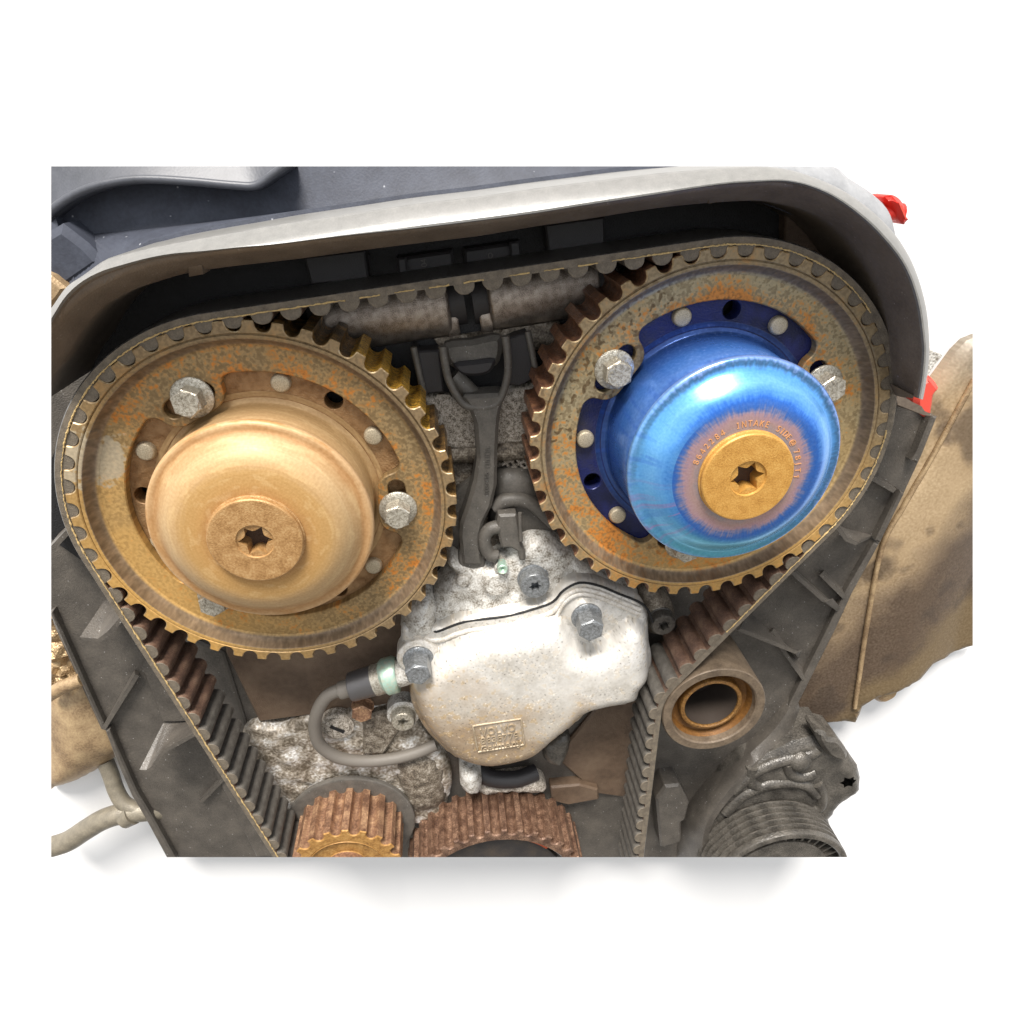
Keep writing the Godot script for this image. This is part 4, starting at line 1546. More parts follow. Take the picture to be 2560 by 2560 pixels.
	# raised fields of the floor
	for q in [[[352, 1669, 405, 1806, 470, 1806, 640, 2143, 720, 2143, 560, 1633, 400, 1560], -0.57, M.plastic], [[564, 1633, 648, 1806, 880, 1776, 1030, 1760, 1030, 1480, 560, 1500], -0.53, M.panel], [[1425, 1850, 1500, 1760, 1640, 1740, 1600, 2000, 1490, 1985, 1400, 1905], -0.56, M.panel]]:
		part("raised_field", [[slice(solid(pl(q[0], q[1]), -0.62, q[1], 0.015)), q[2]]], t)
	var w0 := resample(smooth3(path3([1985, 1720, -0.6, 1925, 1800, -0.6, 1840, 1880, -0.6, 1745, 1975, -0.6, 1700, 2060, -0.6, 1690, 2190, -0.6]), 6), 40)
	var w1 := resample(smooth3(path3([1992, 1740, -0.56, 1938, 1822, -0.5, 1858, 1900, -0.44, 1775, 1990, -0.4, 1735, 2070, -0.4, 1728, 2190, -0.4]), 6), 40)
	var w2 := resample(smooth3(path3([1996, 1760, -0.56, 1946, 1850, -0.47, 1872, 1922, -0.36, 1797, 2008, -0.32, 1760, 2082, -0.32, 1752, 2190, -0.32]), 6), 40)
	var w3 := resample(smooth3(path3([2000, 1770, -0.6, 1960, 1866, -0.48, 1886, 1934, -0.36, 1808, 2018, -0.32, 1772, 2088, -0.32, 1764, 2190, -0.32]), 6), 40)
	part("swept_channel", [[slice(loft(Mb.new(), [w0, w1, w2, w3, at_h(w3, -0.66), at_h(w0, -0.66)], true, true)), M.plastic]], t, 50.0)
	part("hinge_block", [[slice(solid(soft(dense(pl([1640, 1998, 1662, 1966, 1700, 1962, 1724, 2010, 1714, 2052, 1704, 2056, 1704, 2106, 1652, 2122], -0.40), 0.03), 0.018), -0.6, -0.40, 0.02)), M.plastic]], t)
	part("step_ledge", [[slab(Mb.new(), path3([2240, 985, -0.2, 2244, 1012, -0.2, 2310, 1038, -0.2, 2346, 1042, -0.2, 2312, 1028, -0.2, 2304, 1016, -0.2]), Vector3(0, -0.05, -0.4)), M.rim]], t)

	# upper cover behind the rim
	t = thing("upper_engine_cover", "dark blue-grey plastic top cover behind the arched rim, with a moulded ridge", "engine cover", Vector3(-0.5, 1.6, -0.9))
	var r0 := PackedVector3Array()
	var r1 := PackedVector3Array()
	var r2 := PackedVector3Array()
	var r3 := PackedVector3Array()
	for v in ra:
		if v.x > 1.75:
			break
		r0.append(Vector3(v.x, v.y - 0.1, -0.3))
		r1.append(Vector3(v.x, v.y + 0.02, -0.34))
	var n := r0.size()
	for i in n:
		var f := float(i) / (n - 1)
		r2.append(pix(lerpf(90, 1700, f), lerpf(600, 430, f), -0.62))
		r3.append(pix(lerpf(90, 1990, f), 385, -0.74))
	part("shell", [[slice(loft(Mb.new(), [r0, r1, r2, r3, at_h(r3, -0.84), at_h(r0, -0.84)], true, true)), M.cover]], t)
	var ridge := [90, 592, 128, 560, 160, 530, 200, 502, 260, 477, 330, 463, 400, 460, 500, 466, 600, 475, 650, 475, 690, 450, 745, 410, 770, 390]
	var rg := smooth3(line3(ridge, -0.6), 5)
	var up := PackedVector3Array()
	var hi := PackedVector3Array()
	var lo := PackedVector3Array()
	for i in rg.size():
		var f := float(i) / (rg.size() - 1)
		up.append(rg[i] + Vector3(0, 0.025, 0.09))
		lo.append(rg[i] + Vector3(0, 0, -0.2))
		hi.append(pix(lerpf(90, 770, f), 380, -0.62))
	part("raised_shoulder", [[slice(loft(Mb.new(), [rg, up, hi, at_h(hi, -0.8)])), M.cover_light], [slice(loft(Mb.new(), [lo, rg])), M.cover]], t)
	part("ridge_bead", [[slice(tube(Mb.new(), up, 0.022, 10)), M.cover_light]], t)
	part("corner_block", [[slice(solid(pl([100, 590, 150, 560, 215, 610, 262, 660, 160, 730, 100, 760], -0.42), -0.7, -0.42, 0.04)), M.cover]], t)
	part("corner_tab", [[slice(solid(pl([100, 680, 128, 692, 164, 722, 150, 745, 100, 790], -0.34), -0.6, -0.34, 0.02)), M.pot]], t)

	t = thing("grey_end_cover", "pale grey rounded cover end outside the rim's right shoulder", "engine cover", Vector3(2.3, 1.5, -0.6))
	var ge := rounded(pl([1760, 395, 1950, 390, 2112, 414, 2161, 448, 2221, 488, 2261, 529, 2277, 575, 2279, 640, 2285, 700, 2250, 720, 2150, 600, 2000, 500], -0.2), 3)
	var gm := field(Mb.new(), ge, -0.8, 0.05, func(_p: Vector2, d: float) -> float: return -0.36 + 0.16 * sqrt(1.0 - pow(1.0 - minf(d / 0.28, 1.0), 2.0)))
	part("shell", [[slice(gm), M.cover_grey]], t, 60.0)
	var rcap := thing("pull_handle", "small red plastic handle peeping past the grey end cover", "handle", Vector3(2.7, 1.5, -0.5))
	part("grip", [[solid(rounded(pl([2215, 494, 2234, 488, 2250, 494, 2262, 506, 2270, 524, 2272, 546, 2268, 562, 2256, 554, 2236, 520], -0.55), 4), -0.72, -0.55, 0.03), M.red]], rcap, 60.0)
	part("stem", [[tube(Mb.new(), path3([2255, 530, -0.63, 2190, 535, -0.63, 2120, 560, -0.63]), 0.05, 12), M.red]], rcap, 60.0)
	part("grip_groove", [[slab(Mb.new(), path3([2246, 506, -0.545, 2256, 516, -0.545, 2268, 548, -0.545, 2264, 548, -0.545, 2252, 520, -0.545]), Vector3(0, 0, -0.05)), M.red_strap]], rcap)
	var ms := thing("metal_tab", "bright speckled metal tab at the rim's right foot", "tab", Vector3(2.8, 0.8, -0.6))
	part("plate", [[solid(pl([2300, 860, 2321, 868, 2354, 880, 2361, 888, 2342, 912, 2324, 938, 2311, 958, 2290, 960], -0.3), -0.5, -0.3, 0.012), M.alloy]], ms)
	var rs := thing("red_strap", "red strap between the rim's foot and the brown bracket", "strap", Vector3(2.85, 0.6, -0.7))
	part("strap", [[solid(rounded(pl([2300, 965, 2318, 948, 2329, 942, 2352, 972, 2340, 990, 2334, 1026, 2326, 1050, 2290, 1020], -0.56), 3), -0.8, -0.56, 0.03), M.red_strap]], rs)

	# brown cast bracket on the right
	t = thing("side_bracket", "large tan brown grimy cast bracket on the right side", "bracket", Vector3(3.2, -0.8, -0.9))
	var bo := pl([2445, 862, 2417, 890, 2380, 940, 2334, 1000, 2318, 1060, 2280, 1140, 2200, 1290, 2100, 1480, 2030, 1620, 1996, 1760, 1990, 1840, 2066, 1832, 2145, 1815, 2155, 1792, 2162, 1772, 2188, 1750, 2248, 1728, 2307, 1706, 2337, 1678, 2377, 1671, 2445, 1650, 2600, 1600, 2600, 800], -0.66)
	var cr := PackedVector2Array()
	for q in [[2440, 950], [2344, 1126], [2264, 1265], [2208, 1371], [2171, 1560], [2150, 1700], [2130, 1830]]:
		var v := pix(q[0], q[1], -0.66)
		cr.append(Vector2(v.x, v.y))
	var bn := FastNoiseLite.new()
	bn.seed = 5
	bn.frequency = 3.0
	bn.fractal_octaves = 3
	var bf := func(p: Vector2, d: float) -> float:
		var m := 1e9
		var side := 1.0
		for i in cr.size() - 1:
			var q := Geometry2D.get_closest_point_to_segment(p, cr[i], cr[i + 1])
			if q.distance_to(p) < m:
				m = q.distance_to(p)
				side = signf((cr[i + 1] - cr[i]).cross(p - cr[i]))
		var h := -0.66
		if side > 0.0:
			h += 0.05 * sin(minf(m / 0.9, 1.0) * PI) - 0.12 * clampf((m - 0.35) / 0.6, 0.0, 1.0) - 0.025 * exp(-m * 40.0)
		else:
			h -= 0.035 + 0.12 * m
		h -= 0.05 * (1.0 - minf(d / 0.05, 1.0))
		return h + bn.get_noise_2d(p.x, p.y) * 0.0025
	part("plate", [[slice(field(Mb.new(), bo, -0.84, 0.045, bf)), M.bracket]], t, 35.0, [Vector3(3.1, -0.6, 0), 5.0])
	var cl := PackedVector3Array()
	for v in cr:
		cl.append(Vector3(v.x, v.y, -0.676))
	cl[-1] = cl[-1].lerp(cl[-2], 0.45)
	part("crease_bead", [[slice(tube(Mb.new(), smooth3(cl, 6), 0.02, 8)), M.pot]], t, 60.0)
	part("drip_lug", [[solid(rounded(pl([2186, 1742, 2192, 1754, 2210, 1761, 2232, 1752, 2246, 1740, 2249, 1720, 2215, 1725], -0.67), 3), -0.8, -0.67, 0.03), M.pot]], t)

	# casting with the star hole
	t = thing("tensioner_casting", "dark grey ribbed tensioner casting with a star-shaped hole, above the grooved pulley", "casting", Vector3(2.6, -2.9, -0.8))
	var star := star_hole(0.095)
	var sc := pix(2120, 1953, -0.37)
	for i in star.size():
		star[i] = star[i] * Vector2(0.85, 0.75) + Vector2(sc.x, sc.y)
	var co := pl([1765, 2090, 1790, 2000, 1817, 1951, 1863, 1905, 1923, 1880, 1985, 1850, 2040, 1836, 2066, 1834, 2073, 1848, 2099, 1852, 2119, 1878, 2142, 1911, 2150, 1944, 2147, 1974, 2099, 2007, 2069, 2044, 2080, 2090], -0.42)
	var cn := FastNoiseLite.new()
	cn.seed = 9
	cn.frequency = 4.0
	part("body", [[slice(field(Mb.new(), co, -0.8, 0.05, func(p: Vector2, d: float) -> float: return -0.42 + 0.06 * sqrt(minf(d / 0.08, 1.0)) + cn.get_noise_2d(p.x, p.y) * 0.014, [star])), M.casting]], t, 40.0)
	for q in [[1830, 1975, 1890, 1925, 1960, 1898, 2020, 1885, 2045, 1870], [1812, 2030, 1850, 1990, 1900, 1965, 1950, 1955, 2010, 1960, 2040, 1985], [1880, 1915, 1875, 1950, 1900, 1968], [2040, 1955, 2052, 1980, 2050, 2010, 2030, 2025], [1968, 1905, 1975, 1930, 2000, 1940, 2035, 1930]]:
		part("cast_rib", [[slice(tube(Mb.new(), smooth3(line3(q, -0.38), 5), 0.055, 12)), M.casting]], t, 60.0)
	part("boss", [[lathe(Mb.new(), Vector2(pix(2003, 1910, -0.33).x, pix(2003, 1910, -0.33).y), [Vector2(0.11, -0.4), Vector2(0.1, -0.34), Vector2(0.07, -0.31), Vector2(0.0, -0.3)], 32), M.casting]], t, 60.0)
	part("upper_lug", [[solid(rounded(pl([2040, 1835, 2066, 1834, 2073, 1848, 2099, 1853, 2122, 1885, 2112, 1905, 2070, 1890], -0.3), 3), -0.5, -0.3, 0.03), M.casting]], t)

	# the pot, collar, foil and pipes on the left
	t = thing("heat_shield_pot", "tan bulging metal shell at the left edge, behind the black cover", "heat shield", Vector3(-3.5, -2.3, -0.9))
	var po := rounded(pl([90, 1725, 128, 1732, 160, 1714, 205, 1696, 270, 1780, 320, 1890, 292, 1912, 259, 1941, 216, 1967, 166, 1990, 128, 1999, 90, 2004], -0.62), 3)
	part("shell", [[slice(field(Mb.new(), po, -0.86, 0.05, func(_p: Vector2, d: float) -> float: return -0.82 + 0.24 * sqrt(1.0 - pow(1.0 - minf(d / 0.42, 1.0), 2.0)))), M.pot]], t, 60.0)
	part("collar", [[slice(tube(Mb.new(), smooth3(path3([100, 1752, -0.6, 128, 1735, -0.58, 160, 1716, -0.57, 205, 1698, -0.58]), 5), 0.05, 12)), M.pot]], t, 60.0)
	var foil := thing("crumpled_foil", "crumpled shiny foil shield above the tan metal shell", "foil", Vector3(-3.5, -1.7, -0.9))
	var fn := FastNoiseLite.new()
	fn.seed = 4
	fn.frequency = 5.0
	part("sheet", [[slice(field(Mb.new(), pl([90, 1540, 128, 1548, 160, 1620, 205, 1700, 160, 1715, 128, 1730, 90, 1742], -0.62), -0.84, 0.04, func(p: Vector2, _d: float) -> float: return -0.66 + absf(fn.get_noise_2d(p.x, p.y)) * 0.12)), M.foil]], foil, 10.0)
	var pp := thing("coolant_pipe", "grey bent pipe at the lower left, running under the tan metal shell", "pipe", Vector3(-3.4, -3.0, -0.9))
	part("long_branch", [[slice(tube(Mb.new(), smooth3(path3([90, 2128, -0.62, 128, 2117, -0.62, 170, 2103, -0.62, 215, 2074, -0.62, 260, 2048, -0.62, 310, 2033, -0.62, 370, 2026, -0.64, 420, 2020, -0.7]), 6), 0.085, 16)), M.pipe]], pp, 60.0)
	part("short_branch", [[slice(tube(Mb.new(), smooth3(path3([262, 1900, -0.75, 278, 1940, -0.72, 292, 1980, -0.68, 312, 2010, -0.64, 345, 2026, -0.62]), 6), 0.062, 16)), M.pipe]], pp, 60.0)
	part("joint_band", [[slice(tube(Mb.new(), path3([312, 2040, -0.62, 334, 2030, -0.62]), 0.1, 16)), M.pipe]], pp, 40.0)
	part("joint_spur", [[tube(Mb.new(), path3([318, 2050, -0.56, 322, 2066, -0.56]), [0.03, 0.012], 8), M.pipe]], pp)


# ------------------------------------------------------------------ the middle
func middle() -> void:
	var rn := FastNoiseLite.new()
	rn.seed = 2
	rn.frequency = 6.0
	rn.fractal_octaves = 4
	var rough := func(base: float, amp: float) -> Callable:
		return func(p: Vector2, d: float) -> float: return base - 0.03 * (1.0 - minf(d / 0.05, 1.0)) + rn.get_noise_2d(p.x, p.y) * amp
	var t := thing("engine_block", "speckled cast alloy engine block seen between the two pulleys", "engine block", Vector3(-0.1, -0.5, -0.95))
	part("upper_face", [[field(Mb.new(), pl([980, 985, 1110, 990, 1190, 1000, 1330, 960, 1390, 1000, 1390, 1130, 1310, 1122, 1190, 1130, 1000, 1140], -0.5), -0.8, 0.04, rough.call(-0.5, 0.02)), M.block]], t, 60.0)
	part("ledge", [[field(Mb.new(), pl([1000, 1132, 1190, 1124, 1340, 1104, 1400, 1110, 1400, 1150, 1200, 1160, 1000, 1170], -0.46), -0.8, 0.04, rough.call(-0.46, 0.006)), M.block_dirty]], t, 60.0)
	part("lower_face", [[field(Mb.new(), pl([960, 1165, 1200, 1155, 1400, 1140, 1400, 1420, 960, 1420], -0.56), -0.8, 0.05, rough.call(-0.56, 0.03)), M.block_dirty]], t, 60.0)
	for k in 5:
		var q := path3([1250 + k * 18, 1128 + k * 4, -0.54, 1285 + k * 16, 1190 - k * 3, -0.54])
		part("cast_rib", [[tube(Mb.new(), q, 0.012, 8), M.block]], t, 60.0)
		q = path3([1300 + k * 10, 1120 + k * 14, -0.54, 1240 + k * 14, 1150 + k * 12, -0.54])
		part("cast_rib", [[tube(Mb.new(), q, 0.012, 8), M.block]], t, 60.0)
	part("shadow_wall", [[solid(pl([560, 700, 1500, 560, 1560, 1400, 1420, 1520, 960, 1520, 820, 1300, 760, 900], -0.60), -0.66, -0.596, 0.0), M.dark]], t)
	part("head_edge", [[field(Mb.new(), pl([1085, 850, 1400, 806, 1440, 860, 1330, 880, 1120, 900], -0.53), -0.8, 0.04, rough.call(-0.53, 0.02)), M.block_dirty]], t, 60.0)

	# solenoids
	var labels := ["left of two silver solenoid barrels under the belt's top run", "right of two silver solenoid barrels, tucked behind the blue-hubbed pulley"]
	var ends := [[[815, 800, 1122, 752], [1113, 790, 1135, 788]], [[1216, 742, 1490, 700], [1210, 782, 1240, 780]]]
	for k in 2:
		var e: Array = ends[k][0]
		var so := thing("solenoid", labels[k], "solenoid", pix((e[0] + e[2]) * 0.5, (e[1] + e[3]) * 0.5, -0.66), "solenoid valves")
		var a := pix(e[0], e[1], -0.64)
		var b := pix(e[2], e[3], -0.64)
		var d := (b - a).normalized()
		part("barrel", [[tube(Mb.new(), PackedVector3Array([a, a + d * 0.01, a + d * 0.03, b - d * 0.03, b - d * 0.01, b]), [0.17, 0.19, 0.2, 0.2, 0.19, 0.17], 48), M.solenoid]], so, 40.0)
		var c0 := b if k == 0 else a
		var sg := 1.0 if k == 0 else -1.0
		part("end_fold", [[tube(Mb.new(), PackedVector3Array([c0 - d * sg * 0.02 + Vector3(0, -0.1, 0.02), c0 + d * sg * 0.035 + Vector3(0, -0.1, 0.02), c0 + d * sg * 0.05 + Vector3(0, -0.1, 0.02)]), [0.115, 0.112, 0.1], 28), M.solenoid]], so, 40.0)
		part("end_cap", [[tube(Mb.new(), PackedVector3Array([c0, c0 + d * sg * 0.09]), 0.15, 28), M.connector]], so, 40.0)
		part("foot_flange", [[tube(Mb.new(), PackedVector3Array([(a if k == 0 else b) - d * sg * 0.06, (a if k == 0 else b) + d * sg * 0.02]), 0.22, 40), M.connector]], so, 40.0)
	# connectors
	var cl := ["left dark grey plug connector above the belt, marked 04", "right dark grey plug connector above the belt, with a small round mark"]
	var cq := [[[991, 646, 1132, 626, 1136, 668, 996, 690], [993, 646, 1016, 643, 1020, 690, 998, 694]], [[1160, 624, 1300, 604, 1303, 640, 1162, 664], [1274, 606, 1300, 602, 1303, 640, 1277, 644]]]
	for k in 2:
		var cc := thing("plug_connector", cl[k], "connector", pix(cq[k][0][0], cq[k][0][1], -0.55), "plug connectors")
		part("body", [[solid(pl(cq[k][0], -0.44), -0.6, -0.44, 0.015), M.connector]], cc)
		part("latch", [[solid(pl(cq[k][1], -0.40), -0.5, -0.40, 0.01), M.connector]], cc)
		var m := Mb.new()
		var pos := pix(1060, 658, -0.438) if k == 0 else pix(1226, 640, -0.438)
		letters(m, "04" if k == 0 else "O", 0.03, 0.004, Transform3D(Basis(Vector3(0, 0, 1), 0.1 + (PI * 0.5 if k == 0 else 0.0)), pos))
		if m.p.size():
			part("lettering", [[m, M.mark]], cc)

	# black forked arm
	t = thing("forked_arm", "black plastic forked arm standing upright between the pulleys", "bracket", pix(1200, 1200, -0.5))
	var ao := soft(dense(pl([1150, 990, 1262, 984, 1249, 1046, 1244, 1129, 1243, 1212, 1230, 1268, 1210, 1308, 1202, 1344, 1208, 1415, 1156, 1415, 1148, 1344, 1150, 1311, 1165, 1270, 1184, 1205, 1193, 1146, 1187, 1063, 1170, 1016], -0.34), 0.03), 0.02)
	part("stem", [[solid(ao, -0.5, -0.34, 0.022), M.arm]], t)
	part("prong", [[tube(Mb.new(), smooth3(path3([1106, 866, -0.36, 1112, 905, -0.36, 1122, 950, -0.36, 1146, 995, -0.36, 1168, 1015, -0.36, 1210, 1018, -0.36, 1240, 1010, -0.36, 1256, 985, -0.36, 1268, 945, -0.36, 1270, 900, -0.36, 1264, 840, -0.36]), 5), 0.024, 10), M.arm]], t, 60.0)
	for q in [[1031, 870, 1042, 868, 1046, 878, 1098, 876, 1110, 980, 1064, 986, 1050, 960], [1270, 846, 1318, 830, 1340, 946, 1300, 966, 1272, 962]]:
		part("wing", [[solid(pl(q, -0.44), -0.58, -0.44, 0.01), M.connector]], t)
	for q in [[1034, 868, 1060, 990], [1320, 828, 1344, 950]]:
		part("wing_edge", [[tube(Mb.new(), path3([q[0], q[1], -0.42, q[2], q[3], -0.42]), 0.02, 8), M.arm]], t, 60.0)
	part("saddle", [[solid(rounded(pl([1112, 862, 1180, 852, 1252, 842, 1250, 905, 1222, 925, 1186, 930, 1148, 926, 1120, 910], -0.46), 3), -0.6, -0.46, 0.03), M.arm]], t)
	part("slot_plate", [[solid(rounded(pl([1134, 912, 1186, 904, 1238, 900, 1226, 932, 1188, 942, 1150, 936], -0.42), 3), -0.5, -0.42, 0.02), M.connector]], t)
	part("cross_tube", [[tube(Mb.new(), path3([1132, 938, -0.46, 1200, 1006, -0.46]), 0.055, 20), M.arm]], t, 60.0)
	part("lower_cap", [[solid(rounded(pl([1150, 1375, 1170, 1340, 1205, 1340, 1212, 1418, 1152, 1418], -0.36), 2), -0.5, -0.36, 0.01), M.arm]], t)
	var tx := Mb.new()
	var dir := (pix(1222, 1180, -0.335) - pix(1222, 1120, -0.335)).normalized()
	letters(tx, "VOLVO", 0.034, 0.005, Transform3D(Basis(dir, dir.cross(Vector3(0, 0, -1)).normalized(), Vector3(0, 0, 1)), pix(1218, 1143, -0.336)))
	letters(tx, "9472800", 0.03, 0.005, Transform3D(Basis(dir, dir.cross(Vector3(0, 0, -1)).normalized(), Vector3(0, 0, 1)), pix(1216, 1208, -0.336)))
	if tx.p.size():
		part("lettering", [[tx, M.arm]], t)
	# grey duct and clip below it
	t = thing("grey_duct", "dark grey curved plastic duct right of the forked arm", "duct", pix(1290, 1250, -0.55))
	part("bend", [[field(Mb.new(), rounded(pl([1228, 1345, 1232, 1250, 1248, 1188, 1330, 1188, 1350, 1215, 1380, 1300, 1400, 1340, 1300, 1352], -0.44), 3), -0.6, 0.04, func(_p: Vector2, d: float) -> float: return -0.52 + 0.09 * sqrt(1.0 - pow(1.0 - minf(d / 0.16, 1.0), 2.0))), M.arm]], t, 60.0)
	part("bend_bead", [[tube(Mb.new(), smooth3(path3([1236, 1268, -0.43, 1262, 1252, -0.42, 1300, 1250, -0.42, 1336, 1264, -0.42, 1384, 1306, -0.43]), 6), 0.05, 12), M.arm]], t, 60.0)
	part("back_web", [[solid(pl([1136, 1230, 1180, 1195, 1180, 1320, 1152, 1400, 1120, 1400], -0.5), -0.6, -0.5, 0.01), M.arm]], t)
	t = thing("c_clip", "dark grey hooked clip above the pale pump housing", "clip", pix(1250, 1350, -0.4))
	var hook := smooth3(path3([1241, 1391, -0.34, 1223, 1384, -0.34, 1212, 1362, -0.34, 1213, 1338, -0.34, 1227, 1322, -0.34, 1250, 1316, -0.34]), 5)
	part("hook", [[tube(Mb.new(), hook, 0.045, 14), M.arm]], t, 60.0)
	part("tongue", [[solid(soft(dense(pl([1241, 1318, 1246, 1288, 1292, 1286, 1300, 1318, 1302, 1352, 1314, 1380, 1314, 1404, 1299, 1403, 1294, 1380, 1276, 1370, 1254, 1372], -0.30), 0.03), 0.01), -0.42, -0.30, 0.015), M.arm]], t)
	part("tongue_edge", [[tube(Mb.new(), path3([1300, 1282, -0.28, 1302, 1352, -0.28]), 0.014, 8), M.arm]], t, 60.0)


func pump() -> void:
	var rn := FastNoiseLite.new()
	rn.seed = 12
	rn.frequency = 5.0
	rn.fractal_octaves = 4
	var t := thing("pump_housing", "rough pale alloy pump housing flange between and below the pulleys", "pump", pix(1250, 1480, -0.55))
	var fo := rounded(pl([1005, 1592, 1018, 1540, 1035, 1512, 1064, 1505, 1082, 1510, 1090, 1486, 1114, 1458, 1140, 1444, 1122, 1421, 1120, 1406, 1132, 1394, 1154, 1407, 1197, 1411, 1243, 1407, 1280, 1372, 1306, 1354, 1333, 1342, 1383, 1349, 1432, 1378, 1500, 1440, 1580, 1476, 1618, 1520, 1600, 1600, 1300, 1640, 1100, 1650], -0.34), 3)
	var hex_at := pix(1046, 1650, -0.2)
	part("flange", [[field(Mb.new(), fo, -0.62, 0.035, func(p: Vector2, d: float) -> float: return -0.41 + 0.08 * sqrt(minf(d / 0.07, 1.0)) + rn.get_noise_2d(p.x * 0.6, p.y * 0.6) * 0.05 + rn.get_noise_2d(p.x * 2.0, p.y * 2.0) * 0.012), M.alloy]], t, 60.0)
	for q in [[1241, 1464, 0.085, -0.3], [1158, 1456, 0.045, -0.31], [1255, 1422, 0.05, -0.3]]:
		var c := pix(q[0], q[1], q[3])
		part("boss", [[lathe(Mb.new(), Vector2(c.x, c.y), [Vector2(q[2], -0.4), Vector2(q[2], q[3] - 0.01), Vector2(q[2] - 0.012, q[3]), Vector2(0.0, q[3])], 28), M.alloy]], t)
	part("corner_boss", [[field(Mb.new(), rounded(pl([1004, 1600, 1012, 1550, 1036, 1514, 1066, 1506, 1084, 1516, 1092, 1550, 1086, 1590, 1050, 1604], -0.26), 4), -0.5, 0.03, func(p: Vector2, d: float) -> float: return -0.33 + 0.1 * sqrt(minf(d / 0.08, 1.0)) + rn.get_noise_2d(p.x * 1.5, p.y * 1.5) * 0.03), M.alloy]], t, 60.0)
	part("collar", [[lathe(Mb.new(), Vector2(hex_at.x, hex_at.y), [Vector2(0.15, -0.36), Vector2(0.15, -0.235), Vector2(0.14, -0.222), Vector2(0.12, -0.218), Vector2(0.0, -0.216)], 36), M.alloy_rib]], t, 60.0)
	var plug := pix(1256, 1420, -0.28)
	part("hollow_pin", [[lathe(Mb.new(), Vector2(plug.x, plug.y), [Vector2(0.036, -0.34), Vector2(0.036, -0.26), Vector2(0.03, -0.255), Vector2(0.018, -0.26), Vector2(0.0, -0.29)], 20), M.green]], t)
	var c1 := pix(1337, 1462, -0.24)
	inst("socket_screw", socket_screw(0.1, 0.11, 0.045, M.zinc_dark), t, moved(Vector2(c1.x, c1.y), -0.325))
	part("side_lug", [[field(Mb.new(), rounded(pl([1600, 1500, 1640, 1480, 1676, 1500, 1694, 1545, 1690, 1585, 1660, 1598, 1625, 1590], -0.34), 4), -0.6, 0.035, func(_p: Vector2, d: float) -> float: return -0.42 + 0.08 * sqrt(minf(d / 0.08, 1.0))), M.block_dirty]], t, 60.0)
	var c2 := pix(1658, 1560, -0.28)
	inst("socket_screw", socket_screw(0.09, 0.09, 0.05, M.casting), t, moved(Vector2(c2.x, c2.y), -0.35, 0.4))

	t = thing("pump_cover", "bright white cast pump cover with embossed maker's lettering, below the pulleys", "pump cover", pix(1320, 1740, -0.4))
	var outl := rounded(pl([1003, 1593, 1012, 1578, 1050, 1570, 1097, 1580, 1164, 1556, 1263, 1543, 1340, 1523, 1383, 1506, 1409, 1478, 1449, 1459, 1499, 1467, 1548, 1487, 1598, 1507, 1618, 1527, 1628, 1556, 1631, 1620, 1638, 1659, 1636, 1699, 1618, 1726, 1598, 1765, 1575, 1779, 1486, 1795, 1459, 1815, 1426, 1842, 1383, 1875, 1350, 1904, 1300, 1923, 1230, 1935, 1180, 1929, 1131, 1909, 1081, 1866, 1051, 1826, 1028, 1776, 1022, 1710, 1026, 1670, 1012, 1656, 1002, 1626], -0.2), 3)
	var bulge := rounded(pl([1030, 1725, 1050, 1690, 1085, 1650, 1150, 1612, 1230, 1590, 1320, 1572, 1395, 1556, 1418, 1580, 1440, 1620, 1480, 1632, 1525, 1610, 1560, 1575, 1605, 1568, 1622, 1600, 1626, 1650, 1626, 1700, 1606, 1728, 1588, 1758, 1480, 1782, 1440, 1814, 1380, 1860, 1345, 1890, 1298, 1908, 1230, 1920, 1182, 1915, 1136, 1896, 1092, 1856, 1062, 1818, 1040, 1772], -0.16), 3)
	var hex1 := pix(1046, 1650, -0.2)
	var hex2 := pix(1467, 1543, -0.2)
	var fcov := func(p: Vector2, d: float) -> float:
		var h := -0.30 + 0.045 * sqrt(1.0 - pow(1.0 - minf(d / 0.05, 1.0), 2.0))
		if Geometry2D.is_point_in_polygon(p, bulge):
			var b := edge_dist(p, bulge)
			var x := minf(b / 0.16, 1.0)
			h += 0.17 * sqrt(1.0 - (1.0 - x) * (1.0 - x)) + 0.02 * minf(b, 0.4)
		for q in [hex1, hex2]:
			var r := p.distance_to(Vector2(q.x, q.y))
			h = maxf(h, -0.21 if r < 0.115 else -0.21 - (r - 0.115) * 2.2)
		# the seam ledge
		h += rn.get_noise_2d(p.x * 0.8, p.y * 0.8) * 0.004
		return h
	part("shell", [[field(Mb.new(), outl, -0.36, 0.026, fcov), M.alloy_cover]], t, 60.0, [Vector3(0.3, -1.3, 0), 2.4])
	var seam := smooth3(line3([1086, 1577, 1097, 1578, 1164, 1554, 1263, 1541, 1340, 1521, 1383, 1504, 1409, 1476, 1449, 1457, 1499, 1465, 1548, 1485, 1598, 1505, 1620, 1526, 1632, 1556], -0.26), 4)
	part("gasket", [[tube(Mb.new(), seam, 0.009, 8), M.dark]], t, 60.0)
	for e in [[20, -0.256, 0.02], [42, -0.25, 0.018]]:
		var low := PackedVector3Array()
		for q in [[1060, 1574], [1100, 1580], [1164, 1558], [1263, 1544], [1340, 1525], [1383, 1508], [1412, 1482], [1449, 1462], [1499, 1470], [1548, 1490], [1600, 1512]]:
			low.append(pix(q[0], q[1] + e[0] * (1.0 if q[0] < 1400 else 0.55), e[1]))
		part("flange_rib", [[tube(Mb.new(), smooth3(low, 5), e[2], 8), M.alloy_rib]], t, 60.0)
	var hb := flange_bolt(0.108, 0.09, 0.17, M.zinc_dark)
	inst("flange_bolt", hb, t, moved(Vector2(hex1.x, hex1.y), -0.212, 0.5))
	inst("flange_bolt", hb, t, moved(Vector2(hex2.x, hex2.y), -0.212, 0.15))
